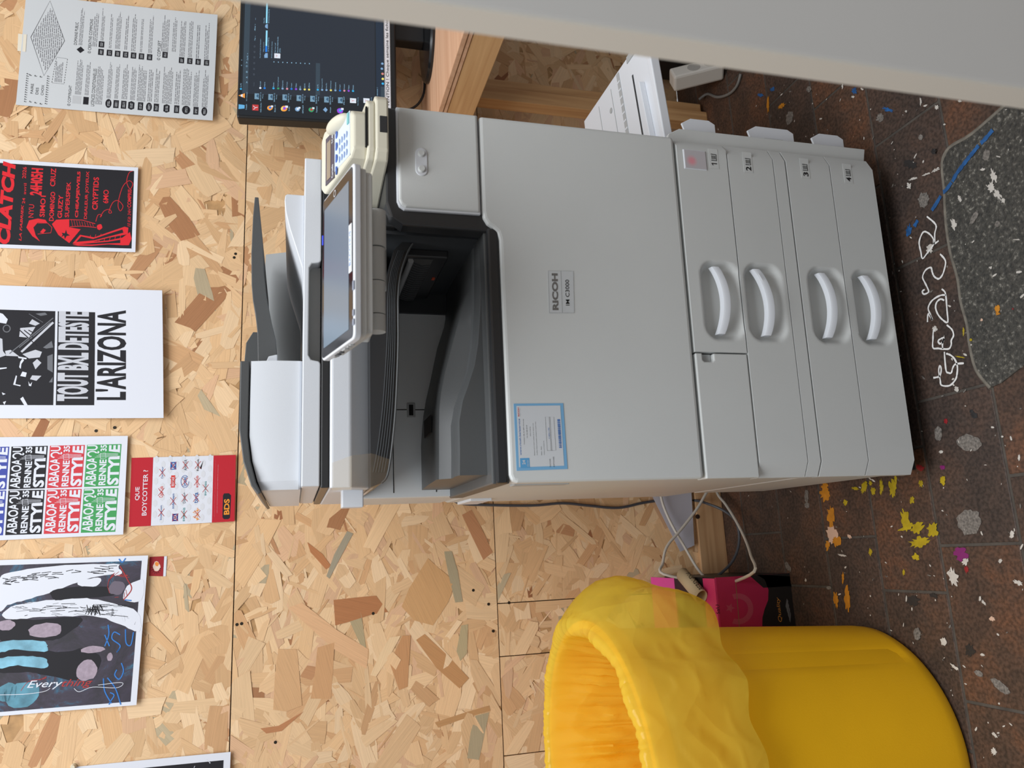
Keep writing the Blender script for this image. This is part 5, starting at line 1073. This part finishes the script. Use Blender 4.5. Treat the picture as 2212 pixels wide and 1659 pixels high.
lic = s.finish('licence_chart', PAPG, {'k': ('black_print', K), 'f': ('fine_print', mat('print_fine', rgb(120, 120, 124), 0.7, 0.2)), 'w': ('icon_print', PAPG), 'g': ('grey_print', mat('print_light_grey', rgb(190, 192, 194), 0.6))}, 'white licence chart with diamond and black icons above the monitor', 'poster')
t = Sheet(px((38.3, 111), (40, 74), (59, 77), (56.5, 114)), NW, lambda u, v: 0.0018*v); tpm = mat('masking_tape', rgb(226, 216, 196), 0.6)
to = t.finish('tape_piece', tpm, {}, parent=None, n=1, thick=0.0003); to.parent = lic; to.location = Vector(to.location)-Vector(lic.location)

# 2 red and black concert poster
s = Sheet([wc_(.6155, 1.742), wc_(.8301, 1.746), wc_(.8334, 1.4493), wc_(.6205, 1.4441)], NW, curl(0.006), zoom=(0, 330, 4.254))
s.rect((.04, .03), (.955, .972), 'k', 1)
for t, a, b_, sh, bo in (('CLATCH', (-30, 838), (150, 88), .2, .05), ('LA FABRIEK', (175, 812), (222, 480), .25, .015), ('24', (205, 470), (235, 420), 0, .01), ('avril', (215, 385), (248, 285), 0, .005), ('2026', (205, 238), (248, 135), 0, .01), ('NYU', (262, 598), (318, 480), .0, .0), ('24H05H', (275, 392), (402, 150), 0, .04), ('SIMO1', (365, 592), (425, 400), 0, .02), ('DOMINGO', (452, 630), (512, 365), 0, .02), ('CRUZ', (462, 312), (520, 150), 0, .02), ('GUIZY', (530, 605), (585, 395), 0, .02), ('SUPERSPEK', (598, 598), (655, 275), 0, .015), ('CHEAPJEWELS', (692, 600), (752, 180), 0, .03), ('DEALEUR JOYEUX', (775, 615), (832, 180), 0, .015), ('CRYPTIDS', (850, 530), (915, 235), 0, .02), ('6MO', (950, 472), (1005, 352), 0, .01), ('COMPRIS', (1175, 515), (1215, 350), 0, .02), ('10 Kilt 24H', (1175, 690), (1210, 525), .3, .0)):
    s.ztext(t, a, b_, 'r', 3, bo, sh)
s.zline(s.smooth([(885, 640), (905, 580), (940, 580), (925, 600), (960, 545), (1010, 530), (1030, 560), (1005, 555), (1040, 470), (1090, 450), (1135, 500), (1110, 545), (1090, 480), (1130, 330), (1190, 270), (1225, 300), (1200, 345), (1170, 280), (1190, 200), (1225, 180)]), 0.0012, 'r')
s.zpoly([(370, 818), (300, 770), (245, 690), (270, 625), (350, 608), (420, 620), (440, 650), (350, 645), (310, 690), (330, 760)], 'r', 3)
s.zpoly([(400, 700), (425, 715), (400, 745), (370, 735)], 'r', 3)
s.zline([(350, 650), (440, 650), (480, 690), (470, 740), (350, 750)], 0.0012, 'r')
s.zpoly([(480, 660), (520, 620), (640, 615), (640, 690), (745, 710), (640, 835), (540, 760)], 'r', 3)
s.zpoly([(570, 740), (600, 745), (610, 712), (620, 748), (648, 765), (615, 770), (600, 800), (592, 765), (565, 780), (580, 758)], 'k', 4)
s.zline([(645, 620), (760, 625), (880, 660)], 0.0014, 'r'); s.zline([(645, 685), (760, 680), (890, 695)], 0.0014, 'r')
for q in range(9): s.zline([(660+24*q, 622+4*q), (672+24*q, 684)], 0.0007, 'r')
s.blob(s.uv(920, 690), .032, .018, 'r', 3)
s.zpoly([(670, 840), (740, 760), (870, 785), (1000, 740), (1150, 690), (1185, 700), (1180, 760), (1000, 790), (880, 820), (760, 850)], 'r', 3); s.zpoly([(705, 825), (750, 775), (860, 800), (1000, 755), (1130, 715), (1140, 745), (1000, 780), (870, 812)], 'k', 4)
s.zpoly([(670, 850), (860, 825), (1000, 815), (1130, 790), (1200, 740), (1215, 800), (1190, 860), (1130, 860), (1000, 850), (850, 862), (720, 860)], 'r', 3); s.zpoly([(720, 848), (860, 836), (1000, 826), (1110, 810), (1110, 840), (1000, 842), (850, 850)], 'k', 4)
for q in range(8): s.zline([(760+48*q, 852), (790+48*q, 770-6*q)], 0.0009, 'r')
s.finish('concert_poster', PAP, {'k': ('black_print', K), 'r': ('red_print', RD)}, 'black concert poster with red lettering and a red figure', 'poster')

# 3 black and white protest poster
s = Sheet([wc_(.232, 1.785), wc_(.5285, 1.80), wc_(.5274, 1.3814), wc_(.2304, 1.3649)], NW, curl(0.012, 0.001, 0.003), zoom=(0, 620, 4.254))
ul, ur = s.uv(500, 1090)[0], s.uv(515, 228)[0]
s.rect((ul, 0.02), (ur, s.uv(505, 640)[1]), 'k', 1)
s.rect((ul, s.uv(528, 640)[1]), (ur, s.uv(878, 640)[1]), 'k', 1)
s.ztext('TOUT BXL DETESTE', (527, 1052), (828, 238), 'g', 3, 0.045); s.ztext("L'ARIZONA", (885, 1045), (1168, 228), 'k', 3, 0.03)
for pts, c in (([(30, 250), (75, 300), (60, 340), (0, 330), (0, 240)], 'w'), ([(190, 380), (330, 370), (270, 470), (180, 460)], 'g'), ([(270, 340), (300, 300), (370, 340), (330, 360)], 'g'), ([(210, 620), (330, 580), (390, 600), (370, 650), (270, 660)], 'g'), ([(305, 700), (345, 665), (385, 700), (330, 760)], 'g'), ([(280, 850), (300, 815), (385, 820), (340, 865)], 'g'), ([(190, 1030), (215, 1010), (260, 1090), (235, 1100)], 'w'), ([(170, 640), (250, 655), (245, 668), (172, 655)], 'w'), ([(180, 740), (190, 690), (210, 660), (225, 675), (200, 710), (195, 755)], 'w'), ([(190, 820), (210, 780), (250, 790), (240, 830)], 'w'), ([(125, 900), (150, 815), (160, 820), (145, 895), (195, 905), (190, 915)], 'w'), ([(265, 870), (280, 900), (300, 875), (290, 915), (270, 910)], 'w'), ([(0, 745), (65, 740), (65, 750), (0, 760)], 'w'), ([(0, 470), (25, 480), (30, 590), (60, 630), (0, 650)], 'g'), ([(50, 590), (100, 580), (180, 640), (60, 635)], 'g'), ([(400, 560), (480, 500), (495, 560), (430, 570)], 'd'), ([(440, 640), (490, 620), (490, 790), (440, 760)], 'd'), ([(330, 250), (420, 240), (440, 260), (380, 270)], 'd'), ([(455, 880), (490, 830), (488, 880)], 'd'), ([(30, 1060), (60, 1050), (45, 1085)], 'w'), ([(20, 970), (55, 985), (30, 995)], 'w')):
    s.zpoly(pts, c, 2)
s.zline([(200, 600), (495, 330)], 0.0045, 'g'); s.zline([(90, 615), (495, 290)], 0.002, 'd'); s.zline([(180, 560), (470, 330)], 0.002, 'd'); s.zline([(270, 250), (400, 330)], 0.001, 'd')
for q in range(3): s.zline([(185+40*q, 400), (340, 540-50*q)], 0.002, 'k', 4)
A_ = [(65+cos(2*pi*k/16)*32, 385+sin(2*pi*k/16)*32) for k in range(17)]; s.zline(A_, 0.002, 'd')
s.finish('protest_poster', PAP, {'k': ('black_print', K), 'g': ('grey_print', mat('print_silver', rgb(196, 198, 206), 0.6)), 'w': ('white_print', PAP), 'd': ('dark_grey_print', mat('print_dark_grey', rgb(104, 106, 112), 0.6))}, "white poster with black and white photograph and bold L'ARIZONA title", 'poster')

# 4 sheet of stickers
s = Sheet([wc_(-.0237, 1.731), wc_(.1914, 1.733), wc_(.1921, 1.4365), wc_(-.0205, 1.434)], NW, curl(0.006), zoom=(0, 920, 4.254))
def sticker(c, key):                                   # c: zoom corners TL TR BR BL of one sticker
    TLc, TRc, BRc, BLc = [Vector(p) for p in c]
    def q(a, b_): p = TLc.lerp(TRc, a).lerp(BLc.lerp(BRc, a), b_); return (p.x, p.y)
    s.zpoly([q(0, 0), q(1, 0), q(1, 1), q(0, 1)], key, 1)
    for t, a0, b0, a1, b1, bo in (('ABAOAQU', .02, .03, .99, .37, .02), ('RENNE', .03, .41, .64, .60, .03), ('35', .84, .40, .99, .58, .03), ('STYLE', .03, .66, .98, .97, .04)):
        s.ztext(t, q(a0, b0), q(a1, b1), 'w', 2, bo)
    s.zpoly([q(.68, .12), q(.80, .22), q(.78, .50), q(.84, .62), q(.80, .96), q(.72, .99), q(.70, .70), q(.64, .55), q(.66, .35)], key, 3)
    for k in range(4): s.zline([q(.70+.03*k, .25+.05*k), q(.71+.02*k, .92)], 0.0006, 'w', 4)
    s.zline([q(.66, .42), q(.78, .40), q(.80, .55), q(.67, .58), q(.66, .42)], 0.0008, 'w', 4)
SMAP = {}
for key, x0, x1 in (('bl', -250, 65), ('k', 85, 420), ('r', 440, 762), ('gn', 782, 1100)):
    ox = lambda y: (585-y)*0.065
    for ya, yb in ((995, 588), (575, 185)):
        d0 = -30+ (990-ya)*0.045
        def xx(x, y): return x - 35 + (1000-y)*0.075*0.95
        ws = 1.0
        CNT = globals().get('CNT', 0)+1; kk = '%s%d' % (key, CNT); SMAP[kk] = key
        sticker([(xx(x0, ya), ya-(x0-400)*.03), (xx(x0, yb)+0, yb-(x0-400)*.02), (xx(x1, yb), yb-(x1-400)*.02), (xx(x1, ya), ya-(x1-400)*.03)], kk)
SMT = {'k': K, 'r': mat('print_crimson', rgb(204, 40, 54), 0.55), 'gn': mat('print_green', rgb(52, 152, 80), 0.55), 'bl': mat('print_blue', rgb(44, 62, 158), 0.55)}
SD = {kk: ('sticker', SMT[k]) for kk, k in SMAP.items()}; SD['w'] = ('white_lettering', PAP)
s.finish('sticker_sheet', PAP, SD, 'sheet of blue, black, red and green stickers reading ABAOAQU', 'poster')

# 5 boycott leaflet
s = Sheet(px((279, 1138.5), (284.8, 989.5), (510, 983.5), (507, 1126.5)), NW, curl(0.004, 0.0005), zoom=(0, 920, 4.254))
v1_, v2_ = s.uv(1398, 600)[1], s.uv(1955, 600)[1]
s.rect((0, 0), (1, v1_), 'r', 1); s.rect((0, v2_), (1, 1), 'r2', 1)
for i in range(7):
    for j in range(9):
        u, v = (i+.5*(j % 2))/6.2, v1_+(v2_-v1_)*(j+.5)/9
        if 0.03 < u < .97: s.blob((u, v), .055, .022, 'gy', 1, 6, 0.0)
s.ztext('QUE', (1240, 685), (1290, 560), 'w', 2, .01); s.ztext('BOYCOTTER ?', (1303, 825), (1362, 405), 'w', 2, .01)
for t, a, b_, c in (('Carrefour', (1480, 485), (1502, 375), 'b'), ('Coca-Cola', (1462, 660), (1500, 555), 'rr'), ('booking.com', (1468, 865), (1496, 730), 'b'), ('hp', (1575, 395), (1612, 340), 'w'), ('RE/MAX', (1577, 555), (1605, 468), 'w'), ('sodastream', (1578, 762), (1604, 622), 'b'), ('AXA', (1592, 868), (1628, 815), 'w'), ('AHAVA', (1688, 412), (1722, 310), 'gk'), ('intel', (1680, 555), (1718, 470), 'b'), ('Disney+', (1680, 712), (1715, 612), 'gk'), ('SIEMENS', (1680, 878), (1702, 752), 'te'), ('Reebok', (1808, 415), (1830, 305), 'kk'), ('airbnb', (1798, 568), (1824, 458), 'rr'), ('teva', (1785, 712), (1822, 612), 'b'), ('McDonald', (1805, 868), (1822, 755), 'or'), ('BNP PARIBAS', (1880, 640), (1900, 510), 'te')):
    if c == 'w':
        p, q = s.uv(*a), s.uv(*b_); du, dv = abs(q[0]-p[0])*.15, abs(q[1]-p[1])*.25
        s.rect((p[0]-du, p[1]-dv), (q[0]+du, q[1]+dv), {'hp': 'b', 'RE/MAX': 'rr', 'AXA': 'nv'}[t], 2, 1)
    s.ztext(t, a, b_, c, 3, .01)
    p, q = s.uv(*a), s.uv(*b_); cu, cv = (p[0]+q[0])/2, (p[1]+q[1])/2
    s.line([(cu-.055, cv-.028), (cu+.055, cv+.028)], 0.0009, 'x', 4); s.line([(cu-.055, cv+.028), (cu+.055, cv-.028)], 0.0009, 'x', 4)
s.zline([(1830, 860), (1775, 835), (1830, 815), (1775, 795), (1832, 770)], 0.002, 'or'); s.zpoly([(1835, 390), (1870, 320), (1862, 350), (1850, 400)], 'kk', 3)
A_ = [s.uv(1700+cos(2*pi*k/24)*36, 512+sin(2*pi*k/24)*56) for k in range(22)]; s.line(A_, 0.001, 'b', 3)
for t, a, b_ in (("Retrouvez plus d'informations sur les cibles prioritaires du mouvement", (1970, 838), (1984, 312)), ('boycott, desinvestissement, sanctions (BDS) sur notre site.', (1994, 800), (2008, 355))): s.ztext(t, a, b_, 'w', 2)
s.poly([s.uv(x, y) for x, y in ((2045, 840), (2050, 640), (2060, 622), (2105, 620), (2125, 640), (2115, 845), (2098, 858), (2058, 858))], 'kk', 2)
s.ztext('BDS', (2058, 818), (2112, 672), 'or', 3, .03)
M_ = lambda n, c: mat(n, rgb(*c), 0.55, 0.25)
s.finish('boycott_leaflet', PAP, {'r': ('red_band', M_('leaflet_red', (188, 34, 48))), 'r2': ('red_band', M_('leaflet_red', (188, 34, 48))), 'gy': ('grey_pattern', M_('leaflet_grey', (216, 218, 224))), 'w': ('white_lettering', PAP), 'b': ('blue_lettering', M_('leaflet_blue', (36, 92, 160))), 'rr': ('red_lettering', M_('leaflet_bright_red', (212, 60, 50))), 'gk': ('grey_lettering', M_('leaflet_slate', (92, 104, 116))), 'te': ('teal_lettering', M_('leaflet_teal', (30, 140, 140))), 'kk': ('black_lettering', K), 'or': ('orange_lettering', M_('leaflet_orange', (238, 150, 50))), 'nv': ('navy_square', M_('leaflet_navy', (44, 40, 120))), 'x': ('red_crosses', M_('leaflet_cross', (190, 60, 50)))}, 'small red and white leaflet reading QUE BOYCOTTER', 'leaflet')

# 6 painted poster
s = Sheet([wc_(-.3636, 1.81), wc_(-.0611, 1.8025), wc_(-.0665, 1.3825), wc_(-.3659, 1.3897)], NW, curl(0.008), zoom=(0, 1180, 3.4635))
s.rect((.025, .02), (.965, .972), 'bg', 1)
def zs(pts, key, layer):                               # rounded outline
    n = len(pts); P = [Vector(p) for p in pts]; Q = []
    for k in range(n):
        p0, p1, p2, p3 = P[k-1], P[k], P[(k+1) % n], P[(k+2) % n]
        for q in range(5):
            t = q/5; Q.append(tuple(0.5*((2*p1)+(p2-p0)*t+(2*p0-5*p1+4*p2-p3)*t*t+(3*p1-p0-3*p2+p3)*t**3) + Vector((random.uniform(-4, 4), random.uniform(-4, 4)))))
    s.zpoly(Q, key, layer)
zs([(0, 240), (120, 190), (400, 150), (860, 130), (890, 150), (860, 200), (640, 250), (420, 330), (200, 400), (60, 440), (0, 480)], 'w', 2)
zs([(20, 510), (120, 440), (400, 400), (600, 390), (740, 400), (1000, 470), (1060, 560), (1045, 635), (940, 600), (760, 530), (600, 520), (300, 530), (90, 548)], 'w', 2)
zs([(960, 300), (1075, 250), (1062, 400), (930, 400)], 'w', 2); zs([(590, 290), (620, 250), (760, 240), (720, 300)], 'w', 3)
zs([(880, 165), (918, 190), (900, 215), (860, 215)], 'w', 3)
zs([(380, 350), (410, 330), (520, 305), (820, 300), (870, 330), (830, 370), (560, 390), (420, 400)], 'k', 3)
zs([(0, 700), (60, 560), (300, 545), (560, 525), (620, 560), (500, 660), (400, 700), (200, 705)], 'k', 2)
zs([(0, 800), (150, 760), (480, 790), (620, 760), (760, 830), (700, 960), (560, 1000), (330, 960), (200, 940), (0, 940)], 'k', 2)
zs([(700, 470), (760, 430), (870, 480), (1060, 600)], 'w', 2)
for (x, y, rx, ry, c) in ((345, 628, 100, 50, 'lv'), (50, 590, 55, 35, 'lv'), (700, 770, 78, 24, 'lv'), (828, 825, 18, 28, 'lv'), (655, 925, 66, 70, 'lv'), (880, 310, 52, 50, 'lv2'), (60, 1090, 60, 60, 'cy2'), (170, 1110, 110, 80, 'cy2')):
    u, v = s.uv(x, y); s.blob((u, v), ry/3.46/1000/.3, rx/3.46/960/.42, c, 4, 18, 0.08)
for y0 in (720, 840):
    zs([(0, y0), (180, y0-20), (330, y0-10), (360, y0+30), (340, y0+70), (140, y0+50), (0, y0+70)], 'cy', 3)
for q in range(46):
    x = random.uniform(20, 840); y = 265 - 0.12*x + random.uniform(-30, 22); s.zline([(x, y), (x+random.uniform(30, 90), y+random.uniform(-16, 10))], 0.0012, 'k', 5)
for q in range(60):
    x = random.uniform(60, 900); y = random.uniform(430, 525); s.zline([(x, y), (x+random.uniform(20, 120), y+random.uniform(-14, 14))], random.choice((0.0005, 0.001)), 'k', 5)
for q in range(26):
    x = random.uniform(640, 760); s.zline([(x, random.uniform(430, 470)), (x+random.uniform(-30, 40), random.uniform(480, 520))], 0.0012, 'k', 5)
for q in range(14):
    a = random.uniform(0, 6); s.zline([(880+cos(a)*70, 300+sin(a)*80), (900+cos(a+.6)*90, 290+sin(a+.6)*100)], 0.0009, 'rd', 5)
s.zline(s.smooth([(905, 150), (960, 250), (990, 320), (930, 400)]), 0.002, 'rd', 5)
for P_ in ([(815, 585), (820, 660), (790, 745)], [(790, 660), (825, 745)], [(905, 660), (860, 640), (845, 690), (905, 740), (880, 790), (900, 760)], [(945, 620), (950, 720), (985, 735), (1005, 640)], [(915, 870), (930, 930), (900, 990), (865, 960), (880, 920)], [(780, 985), (790, 1080), (840, 1170)], [(810, 980), (870, 1060), (910, 1180)], [(830, 1090), (860, 1110), (830, 1160), (822, 1180)], [(895, 95), (920, 120), (945, 90)], [(940, 400), (990, 405)]):
    s.zline(s.smooth(P_), 0.0022, 'blu', 5)
# the word runs along the sheet's height, so it is laid glyph by glyph on rotated axes
vs_, fs_ = glyphs('Everything', 0.004, 0.45)
def along(x, y): return s.uv(205+495*x, 1075-20*x-70*y) 
for lo, hi, key in ((0, .52, 'w'), (.52, 1.01, 'rd')):
    sel = [f for f in fs_ if lo <= sum(vs_[i][0] for i in f)/len(f) < hi]
    s._m(key).add([s.at(*along(x, y), 0.0009) for x, y in vs_], sel)
s.zline(s.smooth([(560, 1060), (600, 1085), (700, 1050), (870, 1055), (925, 1030), (900, 1015), (740, 1035)]), 0.001, 'w', 5); s.zline(s.smooth([(0, 1110), (180, 1105), (330, 1085), (380, 1060)]), 0.001, 'w', 5); s.zline(s.smooth([(160, 1080), (220, 1010), (330, 990), (350, 975), (300, 1000)]), 0.001, 'rd', 5)
bgm = bpy.data.materials.new('print_nocturne'); bgm.use_nodes = True; nt = bgm.node_tree; b = nt.nodes['Principled BSDF']; b.inputs['Roughness'].default_value = 0.55
tc = nt.nodes.new('ShaderNodeTexCoord'); n1 = nt.nodes.new('ShaderNodeTexNoise'); n1.inputs['Scale'].default_value = 11; n1.inputs['Detail'].default_value = 9; n1.inputs['Roughness'].default_value = 0.72; n1.inputs['Distortion'].default_value = 0.8
nt.links.new(tc.outputs['Object'], n1.inputs['Vector']); cr = nt.nodes.new('ShaderNodeValToRGB'); e = cr.color_ramp.elements; e[0].position = 0.40; e[0].color = rgb(34, 30, 40); e[1].position = 0.76; e[1].color = rgb(150, 190, 205)
x = e.new(0.55); x.color = rgb(56, 48, 66); x = e.new(0.62); x.color = rgb(44, 92, 120)
nt.links.new(n1.outputs['Fac'], cr.inputs[0]); nt.links.new(cr.outputs[0], b.inputs['Base Color'])
s.finish('painted_poster', PAP, {'bg': ('night_print', bgm), 'w': ('white_figures', PAP), 'k': ('black_shapes', K), 'lv': ('mauve_patches', mat('print_mauve', rgb(160, 144, 158), 0.6, var=.15, vscale=150)), 'lv2': ('grey_patch', mat('print_ash', rgb(104, 94, 108), 0.6)), 'cy': ('pale_blue_patches', mat('print_sky', rgb(122, 178, 200), 0.6, var=.3, vscale=40)), 'cy2': ('teal_patches', mat('print_teal', rgb(84, 140, 160), 0.6, var=.35, vscale=40)), 'rd': ('red_strokes', mat('print_brick', rgb(166, 40, 40), 0.6)), 'blu': ('blue_strokes', mat('print_azure', rgb(36, 116, 196), 0.6))}, 'dark painted poster with white figures and blue scrawled marks', 'poster')

# 7 little sticker below it
s = Sheet(px((322.5, 1244), (323.5, 1203), (361, 1201.5), (358.5, 1245)), NW, lambda u, v: 0.0005, zoom=(0, 1180, 3.4635))
s.rect((0.0, 0.0), (1.0, .84), 'r', 1); s.blob((.5, .42), .24, .22, 'cr', 2); s.blob((.62, .44), .12, .12, 'or', 3)
for k in range(8): a = pi*k/7+pi*.5; s.poly([(.42+.22*cos(a), .42+.2*sin(a)), (.42+.34*cos(a+.08), .42+.32*sin(a+.08)), (.42+.22*cos(a+.2), .42+.2*sin(a+.2))], 'k', 3)
s.finish('small_sticker', PAP, {'r': ('red_print', M_('sticker_red', (156, 36, 44))), 'cr': ('cream_print', M_('sticker_cream', (232, 206, 190))), 'or': ('orange_print', M_('sticker_orange', (232, 140, 60))), 'k': ('black_print', K)}, 'tiny red picture sticker at the corner of the painted poster', 'sticker', n=2)

# 8 woodcut print cut by the frame
c0 = onwall(499, 1622); c1 = onwall(160, 1656); up_ = (c1-c0); up_.y = 0; lf_ = Vector((-up_.z, 0, up_.x)).normalized()*0.21; up_ = up_.normalized()*0.297; dd = Vector((0, -0.0022, 0))
s = Sheet([c0+up_+lf_+dd, c0+up_+dd, c0+dd, c0+lf_+dd], NW, curl(0.006), zoom=(0, 1180, 3.4635))
s.rect((.06, .05), (.93, .955), 'k', 1)
for (u, v, r) in ((.80, .93, .03), (.80, .86, .05), (.62, .90, .06), (.70, .70, .05), (.78, .55, .05), (.55, .60, .09), (.35, .4, .12)):
    s.blob((u, v), r, r*.75, 'w', 2, 12, 0.3); s.blob((u, v), r*.4, r*.3, 'k', 3, 8, 0.3)
for q in range(90): u, v = random.uniform(.1, .92), random.uniform(.08, .94); s.line([(u, v), (u+random.uniform(-.04, .04), v+random.uniform(-.03, .03))], 0.0009, 'w', 2)
s.finish('woodcut_print', PAP, {'k': ('black_print', K), 'w': ('white_marks', PAP)}, 'black and white woodcut print at the left edge of the view', 'poster')
q = onwall(160, 1655); tk = MB().cyl((q.x, WY-0.003, q.z), (q.x, WY-0.012, q.z), 0.006, 14, 0.004).build('push_pin', mat('pin_cream', rgb(224, 214, 190), 0.4), smooth=30); tag(tk, 'cream push pin at the corner of the woodcut print', 'push pin')
